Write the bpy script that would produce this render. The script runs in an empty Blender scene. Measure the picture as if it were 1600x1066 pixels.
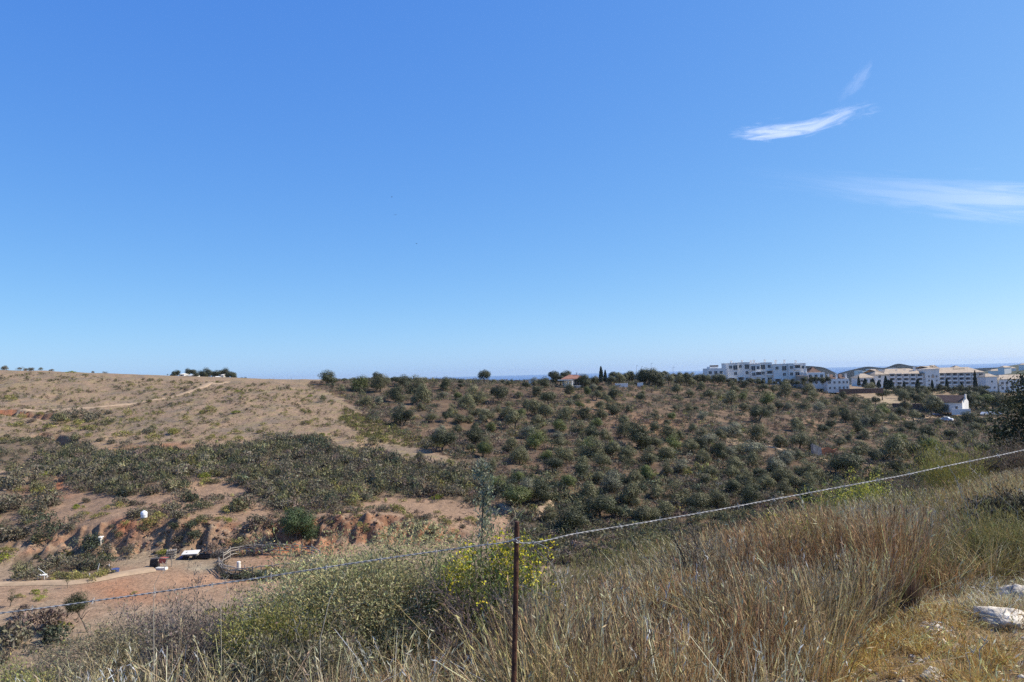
import bpy, math, random
import numpy as np
from mathutils import Vector, Matrix

# ------------------------------------------------------------------ camera, sky, sun, exposure
scene = bpy.context.scene
C = scene.collection
FPX = 1200.0                                   # focal length in pixels of a 1600 px wide frame
PITCH, ROLL = math.radians(2.30), math.radians(-1.43)
fw = Vector((0, math.cos(PITCH), math.sin(PITCH)))
u0 = Vector((0, -math.sin(PITCH), math.cos(PITCH)))
r0 = Vector((1, 0, 0))
rt = r0 * math.cos(ROLL) + u0 * math.sin(ROLL)
up = -r0 * math.sin(ROLL) + u0 * math.cos(ROLL)
cd = bpy.data.cameras.new('camera')
cd.lens = 27.0
cd.sensor_width = 36.0
cd.clip_start = 0.05
cd.clip_end = 120000
cam = bpy.data.objects.new('camera', cd)
cam.matrix_world = Matrix(((rt.x, up.x, -fw.x, 0), (rt.y, up.y, -fw.y, 0), (rt.z, up.z, -fw.z, 0), (0, 0, 0, 1)))
C.objects.link(cam)
scene.camera = cam

SUN_EL, SUN_AZ = math.radians(42), math.radians(82)      # azimuth from straight ahead towards the right
world = bpy.data.worlds.new('World')
scene.world = world
world.use_nodes = True
wn = world.node_tree.nodes
wl = world.node_tree.links
sky = wn.new('ShaderNodeTexSky')
sky.sky_type = 'NISHITA'
sky.sun_disc = False
sky.sun_elevation = SUN_EL
sky.sun_rotation = SUN_AZ
sky.altitude = 150
sky.air_density = 0.6
sky.dust_density = 0.6
sky.ozone_density = 6.0
bg = wn['Background']
bg.inputs['Strength'].default_value = 0.12
EXPO = 0.45
# one even grading of the whole sky: a power and a gain per channel
sep, comb = wn.new('ShaderNodeSeparateColor'), wn.new('ShaderNodeCombineColor')
wl.new(sky.outputs[0], sep.inputs[0])
for ch, (gpow, gain) in enumerate(((0.95, 0.147), (0.68, 0.249), (0.27, 0.60))):
    pw, ml = wn.new('ShaderNodeMath'), wn.new('ShaderNodeMath')
    pw.operation, ml.operation = 'POWER', 'MULTIPLY'
    pw.inputs[1].default_value = gpow
    ml.inputs[1].default_value = gain / (0.12 * 2 ** EXPO)
    wl.new(sep.outputs[ch], pw.inputs[0])
    wl.new(pw.outputs[0], ml.inputs[0])
    wl.new(ml.outputs[0], comb.inputs[ch])
wl.new(comb.outputs[0], bg.inputs['Color'])
sd = bpy.data.lights.new('sun', 'SUN')
sd.energy = 5.0
sd.angle = math.radians(0.53)
sd.color = (1.0, 0.94, 0.84)
sun = bpy.data.objects.new('sun', sd)
sdir = Vector((math.sin(SUN_AZ) * math.cos(SUN_EL), math.cos(SUN_AZ) * math.cos(SUN_EL), math.sin(SUN_EL)))
sun.rotation_euler = sdir.to_track_quat('Z', 'Y').to_euler()
sun.location = (60, 30, 60)
C.objects.link(sun)
scene.view_settings.view_transform = 'Standard'
scene.view_settings.look = 'None'
scene.view_settings.gamma = 1
scene.view_settings.exposure = EXPO
try:
    scene.view_settings.use_curve_mapping = False
    scene.cycles.use_denoising = False
    scene.cycles.max_bounces = 6
    scene.cycles.diffuse_bounces = 3
    scene.cycles.transparent_max_bounces = 12
    scene.cycles.volume_bounces = 0
except Exception:
    pass

# ------------------------------------------------------------------ numeric helpers
rng = np.random.default_rng(7)
random.seed(7)


def ray(px, py):
    d = rt * ((px - 800) / FPX) + up * ((533 - py) / FPX) + fw
    return d / d.y                              # forward component 1


def at(px, py, Y):
    return ray(px, py) * Y


RT, UP, FW = np.array(rt), np.array(up), np.array(fw)


def proj(P):
    P = np.asarray(P, float)
    dz = P @ FW
    dz = np.where(np.abs(dz) < 1e-3, 1e-3, dz)
    return 800 + FPX * (P @ RT) / dz, 533 - FPX * (P @ UP) / dz


def _hash(i, j, s):
    h = (i.astype(np.int64) * 374761393 + j.astype(np.int64) * 668265263 + s * 1442695041) & 0xFFFFFFFF
    h = ((h ^ (h >> 13)) * 1274126177) & 0xFFFFFFFF
    h = h ^ (h >> 16)
    return (h & 0xFFFFFF) / float(0xFFFFFF)


def vnoise(x, y, s=0):
    i, j = np.floor(x), np.floor(y)
    fx, fy = x - i, y - j
    fx, fy = fx * fx * (3 - 2 * fx), fy * fy * (3 - 2 * fy)
    a, b = _hash(i, j, s), _hash(i + 1, j, s)
    c, d = _hash(i, j + 1, s), _hash(i + 1, j + 1, s)
    return (a * (1 - fx) + b * fx) * (1 - fy) + (c * (1 - fx) + d * fx) * fy


def fbm(x, y, octv=4, s=0):
    t, a, n = 0.0, 0.5, 0.0
    for k in range(octv):
        t = t + a * vnoise(x, y, s + k * 17)
        n += a
        a *= 0.5
        x, y = x * 2.03 + 5.1, y * 2.03 + 9.7
    return t / n


def sstep(a, b, x):
    t = np.clip((x - a) / (b - a), 0, 1)
    return t * t * (3 - 2 * t)


def inpoly(px, py, poly):
    px, py = np.asarray(px, float), np.asarray(py, float)
    r = np.zeros(px.shape, bool)
    n = len(poly)
    for i in range(n):
        x1, y1 = poly[i]
        x2, y2 = poly[(i + 1) % n]
        c = ((y1 > py) != (y2 > py)) & (px < (x2 - x1) * (py - y1) / ((y2 - y1) or 1e-9) + x1)
        r ^= c
    return r


def unit(v):
    return v / np.maximum(np.linalg.norm(v, axis=-1, keepdims=True), 1e-9)


# ------------------------------------------------------------------ mesh helpers
def mesh_np(name, V, F, mat, col=None, smooth=False):
    V = np.ascontiguousarray(V, np.float32).reshape(-1, 3)
    F = np.ascontiguousarray(F, np.int32)
    k = F.shape[1]
    me = bpy.data.meshes.new(name)
    me.vertices.add(len(V))
    me.vertices.foreach_set('co', V.ravel())
    me.loops.add(F.size)
    me.loops.foreach_set('vertex_index', F.ravel())
    me.polygons.add(len(F))
    me.polygons.foreach_set('loop_start', np.arange(0, F.size, k, dtype=np.int32))
    me.update(calc_edges=True)
    if smooth:
        me.polygons.foreach_set('use_smooth', np.ones(len(F), bool))
    if col is not None:
        a = me.color_attributes.new('Col', 'FLOAT_COLOR', 'POINT')
        cc = np.ones((len(V), 4), np.float32)
        cc[:, :3] = col
        a.data.foreach_set('color', cc.ravel())
    if mat:
        me.materials.append(mat)
    return me


def link(name, me, parent=None, loc=None, rz=0.0, sc=None):
    o = bpy.data.objects.new(name, me)
    C.objects.link(o)
    if parent is not None:
        o.parent = parent
    if loc is not None:
        o.location = loc
    if rz:
        o.rotation_euler = (0, 0, rz)
    if sc is not None:
        o.scale = sc if hasattr(sc, '__len__') else (sc, sc, sc)
    return o


def tag(o, label=None, cat=None, group=None, kind=None):
    if label:
        o['label'] = label
    if cat:
        o['category'] = cat
    if group:
        o['group'] = group
    if kind:
        o['kind'] = kind
    return o


def thing(name, label, cat, loc=(0, 0, 0), rz=0.0, group=None, sc=None):
    return tag(link(name, None, None, loc, rz, sc), label, cat, group)


class MB:
    """collects boxes, tubes and prisms, then becomes ONE mesh"""

    def __init__(self):
        self.v, self.f, self.m = [], [], []

    def add(self, vs, fs, mi=0):
        b = len(self.v)
        self.v += [tuple(p) for p in vs]
        self.f += [tuple(i + b for i in q) for q in fs]
        self.m += [mi] * len(fs)
        return self

    def box(self, x0, x1, y0, y1, z0, z1, mi=0):
        return self.add([(x0, y0, z0), (x1, y0, z0), (x1, y1, z0), (x0, y1, z0), (x0, y0, z1), (x1, y0, z1), (x1, y1, z1), (x0, y1, z1)],
                        [(0, 3, 2, 1), (4, 5, 6, 7), (0, 1, 5, 4), (1, 2, 6, 5), (2, 3, 7, 6), (3, 0, 4, 7)], mi)

    def tube(self, pts, rad, n=6, mi=0, cap=True):
        pts = [Vector(p) for p in pts]
        rs = rad if hasattr(rad, '__len__') else [rad] * len(pts)
        rings = []
        for i, p in enumerate(pts):
            d = (pts[min(i + 1, len(pts) - 1)] - pts[max(i - 1, 0)]).normalized()
            a = d.cross(Vector((0, 0, 1)) if abs(d.z) < 0.9 else Vector((1, 0, 0))).normalized()
            b = d.cross(a)
            rings.append([p + (a * math.cos(t) + b * math.sin(t)) * rs[i] for t in [2 * math.pi * k / n for k in range(n)]])
        vs = [q for r in rings for q in r]
        fs = []
        for i in range(len(pts) - 1):
            for k in range(n):
                fs.append((i * n + k, i * n + (k + 1) % n, (i + 1) * n + (k + 1) % n, (i + 1) * n + k))
        if cap:
            fs.append(tuple(range(n - 1, -1, -1)))
            fs.append(tuple((len(pts) - 1) * n + k for k in range(n)))
        return self.add(vs, fs, mi)

    def hip(self, x0, x1, y0, y1, z0, z1, inset=None, mi=0):
        """hipped roof; ridge along x"""
        h = (y1 - y0) / 2 if inset is None else inset
        ym = (y0 + y1) / 2
        return self.add([(x0, y0, z0), (x1, y0, z0), (x1, y1, z0), (x0, y1, z0), (x0 + h, ym, z1), (x1 - h, ym, z1)],
                        [(0, 1, 5, 4), (1, 2, 5), (2, 3, 4, 5), (3, 0, 4), (3, 2, 1, 0)], mi)

    def mesh(self, name, *mats, smooth=False):
        me = bpy.data.meshes.new(name)
        me.from_pydata(self.v, [], self.f)
        for m in mats:
            me.materials.append(m)
        me.polygons.foreach_set('material_index', self.m)
        if smooth:
            me.polygons.foreach_set('use_smooth', [True] * len(self.f))
        me.update()
        return me


def ribbons(P0, D, L, W, bend=None, segs=3, col=None, taper=0.8, r=rng):
    """thin curved blades / twigs, one ribbon each"""
    N = len(P0)
    S = unit(np.cross(D, unit(r.normal(size=(N, 3)))))
    if bend is None:
        bend = np.zeros((N, 3))
    t = np.linspace(0, 1, segs + 1)
    ctr = P0[:, None] + D[:, None] * (L[:, None] * t)[:, :, None] + bend[:, None] * (L[:, None] * t ** 2)[:, :, None]
    w = W[:, None] * (1 - taper * t)
    A = ctr - S[:, None] * w[:, :, None] / 2
    B = ctr + S[:, None] * w[:, :, None] / 2
    V = np.stack([A, B], 2).reshape(N, -1, 3)
    f = []
    for k in range(segs):
        a = 2 * k
        f += [(a, a + 1, a + 3), (a, a + 3, a + 2)]
    f = np.array(f)
    nv = 2 * (segs + 1)
    F = (np.arange(N) * nv)[:, None, None] + f[None]
    colv = None if col is None else np.repeat(col, nv, 0)
    return V.reshape(-1, 3), F.reshape(-1, 3), colv, ctr


def leaves(P, Nn, L, W, col, r=rng, axis=None):
    """diamond leaves with a slight fold"""
    N = len(P)
    ax = unit(np.cross(Nn, unit(r.normal(size=(N, 3))))) if axis is None else unit(axis)
    sd_ = unit(np.cross(Nn, ax))
    a = P - ax * L[:, None] / 2
    b = P + ax * L[:, None] / 2
    c = P + sd_ * W[:, None] / 2 + Nn * W[:, None] * 0.15
    d = P - sd_ * W[:, None] / 2 + Nn * W[:, None] * 0.15
    V = np.stack([a, c, b, d], 1).reshape(-1, 3)
    F = (np.arange(N) * 4)[:, None, None] + np.array([(0, 1, 2), (0, 2, 3)])[None]
    return V, F.reshape(-1, 3), np.repeat(col, 4, 0)


def leaf_tris(P, Nn, L, W, col, r=rng, axis=None):
    N = len(P)
    ax = unit(axis)
    sd_ = unit(np.cross(Nn, ax))
    V = np.stack([P - ax * L[:, None] / 2 - sd_ * W[:, None] / 2, P - ax * L[:, None] / 2 + sd_ * W[:, None] / 2, P + ax * L[:, None] * .6], 1).reshape(-1, 3)
    return V, np.arange(N * 3).reshape(-1, 3), np.repeat(col, 3, 0)


def join(parts):
    V, F, K, b = [], [], [], 0
    for v, f, k in parts:
        V.append(v)
        F.append(f + b)
        K.append(k)
        b += len(v)
    return np.concatenate(V), np.concatenate(F), np.concatenate(K)


def jit(col, n, amt=0.18, hue=0.06, r=rng):
    c = np.array(col, float)[None] * np.exp(r.normal(0, amt, (n, 1))) * np.exp(r.normal(0, hue, (n, 3)))
    return np.clip(c, 0.004, 0.9)


# ------------------------------------------------------------------ materials
def nodes_of(name):
    m = bpy.data.materials.new(name)
    m.use_nodes = True
    nt = m.node_tree
    for n in list(nt.nodes):
        nt.nodes.remove(n)
    out = nt.nodes.new('ShaderNodeOutputMaterial')
    return m, nt, nt.nodes, nt.links, out


def mat_leaf(name, transl=0.25, rough=0.6, objvar=0.25, spec=0.25):
    m, nt, N, Lk, out = nodes_of(name)
    at_ = N.new('ShaderNodeAttribute')
    at_.attribute_name = 'Col'
    oi = N.new('ShaderNodeObjectInfo')
    mr = N.new('ShaderNodeMapRange')
    mr.inputs[3].default_value = 1 - objvar
    mr.inputs[4].default_value = 1 + objvar
    Lk.new(oi.outputs['Random'], mr.inputs[0])
    mx = N.new('ShaderNodeVectorMath')
    mx.operation = 'SCALE'
    Lk.new(at_.outputs['Color'], mx.inputs[0])
    Lk.new(mr.outputs[0], mx.inputs['Scale'])
    p = N.new('ShaderNodeBsdfPrincipled')
    p.inputs['Roughness'].default_value = rough
    p.inputs['Specular IOR Level'].default_value = spec
    Lk.new(mx.outputs[0], p.inputs['Base Color'])
    tr = N.new('ShaderNodeBsdfTranslucent')
    Lk.new(mx.outputs[0], tr.inputs['Color'])
    ms = N.new('ShaderNodeMixShader')
    ms.inputs[0].default_value = transl
    Lk.new(p.outputs[0], ms.inputs[1])
    Lk.new(tr.outputs[0], ms.inputs[2])
    Lk.new(ms.outputs[0], out.inputs[0])
    return m


def mat_plain(name, col, rough=0.85, var=0.25, scale=3.0, spec=0.3, metal=0.0, bump=0.0, col2=None, bscale=None):
    m, nt, N, Lk, out = nodes_of(name)
    tc = N.new('ShaderNodeTexCoord')
    nz = N.new('ShaderNodeTexNoise')
    nz.inputs['Scale'].default_value = scale
    nz.inputs['Detail'].default_value = 6
    Lk.new(tc.outputs['Object'], nz.inputs['Vector'])
    rp = N.new('ShaderNodeMix')
    rp.data_type = 'RGBA'
    c2 = col2 or tuple(c * (1 + var) for c in col)
    rp.inputs[6].default_value = (*[c * (1 - var) for c in col], 1)
    rp.inputs[7].default_value = (*c2, 1)
    st = N.new('ShaderNodeMapRange')
    st.inputs[1].default_value, st.inputs[2].default_value = 0.35, 0.65
    Lk.new(nz.outputs['Fac'], st.inputs[0])
    Lk.new(st.outputs[0], rp.inputs[0])
    p = N.new('ShaderNodeBsdfPrincipled')
    p.inputs['Roughness'].default_value = rough
    p.inputs['Specular IOR Level'].default_value = spec
    p.inputs['Metallic'].default_value = metal
    Lk.new(rp.outputs[2], p.inputs['Base Color'])
    if bump:
        n2 = N.new('ShaderNodeTexNoise')
        n2.inputs['Scale'].default_value = bscale or scale * 4
        n2.inputs['Detail'].default_value = 8
        Lk.new(tc.outputs['Object'], n2.inputs['Vector'])
        b = N.new('ShaderNodeBump')
        b.inputs['Distance'].default_value = bump
        b.inputs['Strength'].default_value = 0.8
        Lk.new(n2.outputs['Fac'], b.inputs['Height'])
        Lk.new(b.outputs[0], p.inputs['Normal'])
    Lk.new(p.outputs[0], out.inputs[0])
    return m


def mat_ground():
    m, nt, N, Lk, out = nodes_of('dry_earth')
    at_ = N.new('ShaderNodeAttribute')
    at_.attribute_name = 'Col'
    tc = N.new('ShaderNodeTexCoord')

    def noise(sc, det=5, rough=0.6):
        n = N.new('ShaderNodeTexNoise')
        n.inputs['Scale'].default_value = sc
        n.inputs['Detail'].default_value = det
        n.inputs['Roughness'].default_value = rough
        Lk.new(tc.outputs['Object'], n.inputs['Vector'])
        return n
    a, b, c = noise(0.35, 6), noise(2.2, 6, 0.7), noise(18, 4, 0.7)

    def mr(n, lo, hi, x0=0.3, x1=0.7):
        q = N.new('ShaderNodeMapRange')
        q.inputs[1].default_value, q.inputs[2].default_value = x0, x1
        q.inputs[3].default_value, q.inputs[4].default_value = lo, hi
        Lk.new(n.outputs['Fac'], q.inputs[0])
        return q
    m1, m2, m3 = mr(a, 0.86, 1.13), mr(b, 0.58, 1.32), mr(c, 0.85, 1.15)
    x1 = N.new('ShaderNodeMath')
    x1.operation = 'MULTIPLY'
    Lk.new(m1.outputs[0], x1.inputs[0])
    Lk.new(m2.outputs[0], x1.inputs[1])
    x2 = N.new('ShaderNodeMath')
    x2.operation = 'MULTIPLY'
    Lk.new(x1.outputs[0], x2.inputs[0])
    Lk.new(m3.outputs[0], x2.inputs[1])
    sc = N.new('ShaderNodeVectorMath')
    sc.operation = 'SCALE'
    Lk.new(at_.outputs['Color'], sc.inputs[0])
    Lk.new(x2.outputs[0], sc.inputs['Scale'])
    p = N.new('ShaderNodeBsdfPrincipled')
    p.inputs['Roughness'].default_value = 0.95
    p.inputs['Specular IOR Level'].default_value = 0.1
    Lk.new(sc.outputs[0], p.inputs['Base Color'])
    b1 = N.new('ShaderNodeBump')
    b1.inputs['Distance'].default_value = 0.35
    b1.inputs['Strength'].default_value = 0.55
    Lk.new(b.outputs['Fac'], b1.inputs['Height'])
    b2 = N.new('ShaderNodeBump')
    b2.inputs['Distance'].default_value = 0.03
    b2.inputs['Strength'].default_value = 0.6
    Lk.new(c.outputs['Fac'], b2.inputs['Height'])
    Lk.new(b1.outputs[0], b2.inputs['Normal'])
    Lk.new(b2.outputs[0], p.inputs['Normal'])
    Lk.new(p.outputs[0], out.inputs[0])
    return m


M = {}
M['leaf'] = mat_leaf('olive_foliage', 0.2, 0.55, 0.22)
M['scrub'] = mat_leaf('scrub_foliage', 0.2, 0.75, 0.15, 0.12)
M['straw'] = mat_leaf('dry_straw', 0.22, 0.65, 0.0, 0.2)
M['near_leaf'] = mat_leaf('shrub_leaf', 0.25, 0.6, 0.0, 0.15)
M['ground'] = mat_ground()
M['bark'] = mat_plain('grey_bark', (0.13, 0.105, 0.08), 0.9, 0.4, 8, bump=0.02)
M['white'] = mat_plain('white_render', (0.77, 0.74, 0.68), 0.8, 0.04, 0.4)
M['cream'] = mat_plain('cream_render', (0.70, 0.66, 0.58), 0.85, 0.05, 0.4)
M['beige'] = mat_plain('beige_render', (0.50, 0.38, 0.28), 0.85, 0.08, 0.4)
M['tan_tile'] = mat_plain('tan_roof_tile', (0.40, 0.315, 0.225), 0.85, 0.2, 1.2, bump=0.05)
M['brown_tile'] = mat_plain('brown_roof_tile', (0.15, 0.09, 0.065), 0.9, 0.25, 1.5, bump=0.05)
M['red_tile'] = mat_plain('red_roof_tile', (0.26, 0.125, 0.085), 0.85, 0.25, 1.5, bump=0.05)
M['glass'] = mat_plain('dark_window_glass', (0.045, 0.05, 0.06), 0.2, 0.3, 0.8, spec=0.5)
M['recess_shade'] = mat_plain('loggia_shade_grey', (0.22, 0.21, 0.21), 0.8, 0.2, 0.6)  # dark grey paints the shade inside the balconies of the white buildings
M['rust'] = mat_plain('rusty_iron', (0.075, 0.033, 0.022), 0.85, 0.45, 40, bump=0.002, col2=(0.13, 0.055, 0.03))
M['wire'] = mat_plain('galvanised_wire', (0.34, 0.325, 0.30), 0.6, 0.3, 60, metal=0.1, spec=0.5)
M['rock'] = mat_plain('pale_limestone', (0.40, 0.35, 0.28), 0.9, 0.3, 9, bump=0.05, col2=(0.74, 0.66, 0.54), bscale=22)
M['wood'] = mat_plain('weathered_wood', (0.30, 0.265, 0.22), 0.9, 0.35, 6, bump=0.01)
M['dark'] = mat_plain('black_plastic', (0.025, 0.025, 0.028), 0.5, 0.2, 5)
M['blue'] = mat_plain('blue_plastic', (0.06, 0.085, 0.22), 0.5, 0.15, 5)
M['redcloth'] = mat_plain('red_cloth', (0.36, 0.10, 0.07), 0.9, 0.3, 6)
M['orange'] = mat_plain('orange_earth_wall', (0.46, 0.17, 0.08), 0.95, 0.3, 2, bump=0.1)
M['stone'] = mat_plain('grey_stone', (0.30, 0.27, 0.24), 0.95, 0.3, 3, bump=0.06)
M['purple_paint'] = mat_plain('dark_plum_paint', (0.045, 0.018, 0.03), 0.25, 0.05, 2, spec=0.6)
M['silver_paint'] = mat_plain('silver_paint', (0.55, 0.57, 0.6), 0.25, 0.03, 2, spec=0.6)
M['white_paint'] = mat_plain('white_paint', (0.8, 0.8, 0.8), 0.25, 0.02, 2, spec=0.6)
M['tyre'] = mat_plain('tyre_rubber', (0.02, 0.02, 0.02), 0.9, 0.2, 5)
M['hill'] = mat_plain('wooded_hill', (0.018, 0.023, 0.027), 0.95, 0.4, 0.02, spec=0.0, bump=8, col2=(0.033, 0.035, 0.036), bscale=0.06)
M['track'] = mat_plain('pale_track_dust', (0.37, 0.265, 0.17), 0.95, 0.15, 0.8, spec=0.05, bump=0.05)

# ------------------------------------------------------------------ terrain shape
COLS = [-500, 0, 200, 400, 600, 800, 1000, 1200, 1400, 1600, 2100]
NEAR = {
    -500: [(0, -1.65), (3, -1.9), (5, -2.6), (8, -4.0), (20, -10), (40, -18), (60, -21.6)],
    0: [(0, -1.65), (3, -1.75), (5, -2.35), (8, -3.6), (20, -9.8), (40, -17.8), (58, -21.6)],
    200: [(0, -1.65), (3, -1.7), (5, -2.1), (8, -3.0), (20, -9.5), (40, -17.5), (60, -21.6)],
    400: [(0, -1.65), (3, -1.7), (5, -2.02), (8, -2.9), (20, -9.2), (40, -17.2), (62, -21.5)],
    600: [(0, -1.65), (3, -1.68), (5, -2.0), (8, -2.95), (20, -8.8), (40, -17), (64, -21.3)],
    800: [(0, -1.65), (3, -1.66), (5, -1.9), (8, -2.65), (12, -4.2), (20, -8), (45, -17.5), (76, -21.2)],
    1000: [(0, -1.65), (3, -1.65), (5, -1.78), (8, -2.3), (10.5, -3.0), (20, -6.8), (45, -16.5), (78, -21.3)],
    1200: [(0, -1.65), (3, -1.63), (5, -1.68), (8, -2.05), (11, -2.65), (20, -5.6), (45, -15.5), (90, -21.8)],
    1400: [(0, -1.65), (3, -1.6), (5, -1.62), (8, -1.9), (12, -2.55), (20, -4.6), (45, -13.5), (90, -20.8)],
    1600: [(0, -1.65), (3, -1.58), (5, -1.6), (8, -1.78), (14, -2.3), (20, -3.3), (45, -10.5), (90, -18)],
    2100: [(0, -1.65), (3, -1.5), (5, -1.5), (8, -1.5), (14, -1.8), (20, -2.4), (45, -8), (90, -15)],
}
FAR = {
    -500: [(1000, 66), (930, 78), (885, 92), (835, 100), (760, 125), (690, 165), (640, 215), (590, 270), (572, 300)],
    0: [(1000, 66), (930, 78), (885, 92), (835, 100), (760, 125), (690, 165), (655, 197), (620, 230), (590, 265), (578, 290)],
    200: [(980, 69), (905, 84), (872, 93), (812, 98.5), (790, 106), (740, 125), (690, 158), (640, 205), (610, 240), (586, 280)],
    400: [(965, 70), (910, 83), (868, 93), (815, 98), (790, 106), (740, 122), (690, 150), (640, 190), (610, 222), (596, 250)],
    600: [(945, 72), (880, 86), (850, 95), (803, 99.5), (785, 109), (740, 124), (690, 150), (650, 182), (615, 225), (598, 255)],
    800: [(885, 85), (845, 97), (812, 106), (770, 116), (720, 140), (670, 175), (630, 215), (601, 262)],
    1000: [(870, 88), (830, 104), (780, 118), (720, 142), (670, 178), (630, 225), (605, 275), (598, 300)],
    1200: [(800, 118), (760, 130), (720, 150), (680, 185), (640, 245), (615, 310), (600, 350)],
    1400: [(770, 130), (730, 150), (700, 175), (665, 225), (642, 285), (620, 370), (607, 430)],
    1600: [(720, 150), (690, 185), (670, 225), (650, 300), (636, 350), (607, 435)],
    2100: [(680, 150), (655, 185), (640, 225), (625, 300), (612, 350), (595, 435)],
}
BEYOND = {
    -500: [(420, 2), (700, -30), (1500, -90), (3500, -152), (60000, -170)],
    0: [(420, 2), (700, -30), (1500, -90), (3500, -152), (60000, -170)],
    200: [(350, 3.0), (430, 2.4), (700, -30), (1500, -90), (3500, -152), (60000, -170)],
    400: [(330, -0.3), (430, -0.2), (700, -30), (1500, -90), (3500, -152), (60000, -170)],
    600: [(300, -2), (420, -8), (700, -40), (1500, -95), (3500, -152), (60000, -170)],
    800: [(300, -4), (420, -12), (700, -40), (1500, -95), (3500, -152), (60000, -170)],
    1000: [(340, -5), (450, -15), (700, -40), (1500, -95), (3500, -152), (60000, -170)],
    1200: [(400, -8), (520, -18), (800, -45), (1500, -90), (3500, -152), (60000, -170)],
    1400: [(480, -13.5), (600, -22), (900, -45), (1500, -80), (4200, -152), (60000, -170)],
    1600: [(480, -14), (700, -15), (1400, -16), (3000, -19), (3800, -60), (5200, -152), (60000, -170)],
    2100: [(480, -10), (700, -12), (1400, -14), (3000, -17), (3800, -60), (5200, -152), (60000, -170)],
}


def pchip(x, y, xi):
    x, y = np.asarray(x, float), np.asarray(y, float)
    h = np.diff(x)
    dl = np.diff(y) / h
    d = np.zeros(len(x))
    for k in range(1, len(x) - 1):
        if dl[k - 1] * dl[k] > 0:
            w1, w2 = 2 * h[k] + h[k - 1], h[k] + 2 * h[k - 1]
            d[k] = (w1 + w2) / (w1 / dl[k - 1] + w2 / dl[k])
    d[0], d[-1] = dl[0], dl[-1]
    k = np.clip(np.searchsorted(x, xi) - 1, 0, len(x) - 2)
    t = (xi - x[k]) / h[k]
    t2, t3 = t * t, t * t * t
    return (2 * t3 - 3 * t2 + 1) * y[k] + (t3 - 2 * t2 + t) * h[k] * d[k] + (3 * t2 - 2 * t3) * y[k + 1] + (t3 - t2) * h[k] * d[k + 1]


YT = np.concatenate([np.linspace(-12, 30, 421)[:-1], np.linspace(30, 130, 801)[:-1], np.linspace(130, 500, 741)[:-1], np.geomspace(500, 60000, 300)])
WC, ZT = [], []
for c in COLS:
    pts = [(-12, -1.3)] + NEAR[c]
    for py, Y in FAR[c]:
        p = at(c, py, Y)
        if Y > pts[-1][0]:
            pts.append((Y, p.z))
    pts += BEYOND[c]
    WC.append(ray(c, 640).x)
    ZT.append(pchip([p[0] for p in pts], [p[1] for p in pts], YT))
WC, ZT = np.array(WC), np.array(ZT)
# slopes across the columns for a smooth cubic blend
SL = np.zeros_like(ZT)
for k in range(len(COLS)):
    a, b = max(k - 1, 0), min(k + 1, len(COLS) - 1)
    SL[k] = (ZT[b] - ZT[a]) / (WC[b] - WC[a])


def base_z(X, Y):
    w = np.clip(X / np.maximum(Y, 4.0), WC[0], WC[-1] - 1e-6)
    yi = np.interp(Y, YT, np.arange(len(YT)))
    j = np.clip(yi.astype(int), 0, len(YT) - 2)
    fy = yi - j
    k = np.clip(np.searchsorted(WC, w) - 1, 0, len(WC) - 2)
    h = WC[k + 1] - WC[k]
    t = (w - WC[k]) / h

    def col(T, kk):
        return T[kk, j] * (1 - fy) + T[kk, j + 1] * fy
    z0, z1, s0, s1 = col(ZT, k), col(ZT, k + 1), col(SL, k) * h, col(SL, k + 1) * h
    t2, t3 = t * t, t * t * t
    return (2 * t3 - 3 * t2 + 1) * z0 + (t3 - 2 * t2 + t) * s0 + (3 * t2 - 2 * t3) * z1 + (t3 - t2) * s1


CUTS = []          # eroded edges: polyline in plan, drop, width on the near side


def terrain(X, Y, cuts=True):
    X, Y = np.asarray(X, float), np.asarray(Y, float)
    wob = 2.6 * (fbm(X / 5, Y / 9, 4, 3) - 0.5) * sstep(75, 95, Y) * (1 - sstep(112, 125, Y))
    z = base_z(X, Y + wob)
    sl = (base_z(X, Y + 0.6) - base_z(X, Y - 0.6)) / 1.2
    band = sstep(80, 92, Y) * (1 - sstep(106, 116, Y))
    rid = np.abs(fbm(X / 1.8, Y / 5.0, 5, 11) - 0.5) * 2 + .8 * fbm(X / .9, Y / .9, 3, 12)
    z = z - band * sstep(0.28, 0.6, sl) * (2.0 * rid - 1.1)
    flat = np.where((Y > 60) & (Y < 93), 1 - 0.85 * sstep(0.2, 0.02, np.abs(sl)), 1.0)
    amp = np.interp(Y, [0, 4, 12, 60, 150, 260, 330, 600], [0.04, 0.06, 0.14, 0.5, 1.0, 0.7, 0.3, 0.2])
    z = z + flat * amp * (fbm(X / 9, Y / 9, 5, 21) - 0.5) * 2
    z = z + 0.10 * sstep(1, 3, Y) * (1 - sstep(14, 25, Y)) * (fbm(X / 0.7, Y / 0.7, 3, 31) - 0.5)
    if cuts:
        for (px_, py_, hgt, wid) in CUTS:
            e = np.interp(X, px_, py_, left=-1e6, right=-1e6) + 1.6 * (fbm(X / 2.5, X * 0 + 3.3, 3, 41) - 0.5)
            dd = e - Y                                   # >0 on the near side
            endf = sstep(px_[0], px_[0] + 3, X) * sstep(px_[-1], px_[-1] - 3, X)
            z = z - hgt * endf * sstep(0.0, 0.9, dd) * (1 - sstep(1.2, wid, dd))
    return z


def hit(px, py, ymin=55.0, ymax=600.0):
    d = ray(px, py)
    Ys = np.geomspace(ymin, ymax, 500)
    g = d.z * Ys - terrain(d.x * Ys, Ys)
    i = np.argmax(g <= 0)
    if g[i] > 0:
        i = int(np.argmin(g))
        Y = Ys[i]
    elif i == 0:
        Y = Ys[0]
    else:
        Y = Ys[i - 1] + (Ys[i] - Ys[i - 1]) * g[i - 1] / (g[i - 1] - g[i])
    x = d.x * Y
    return Vector((x, Y, float(terrain(np.array([x]), np.array([Y]))[0])))


def hz(x, y):
    return float(terrain(np.array([x]), np.array([y]))[0])


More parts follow.
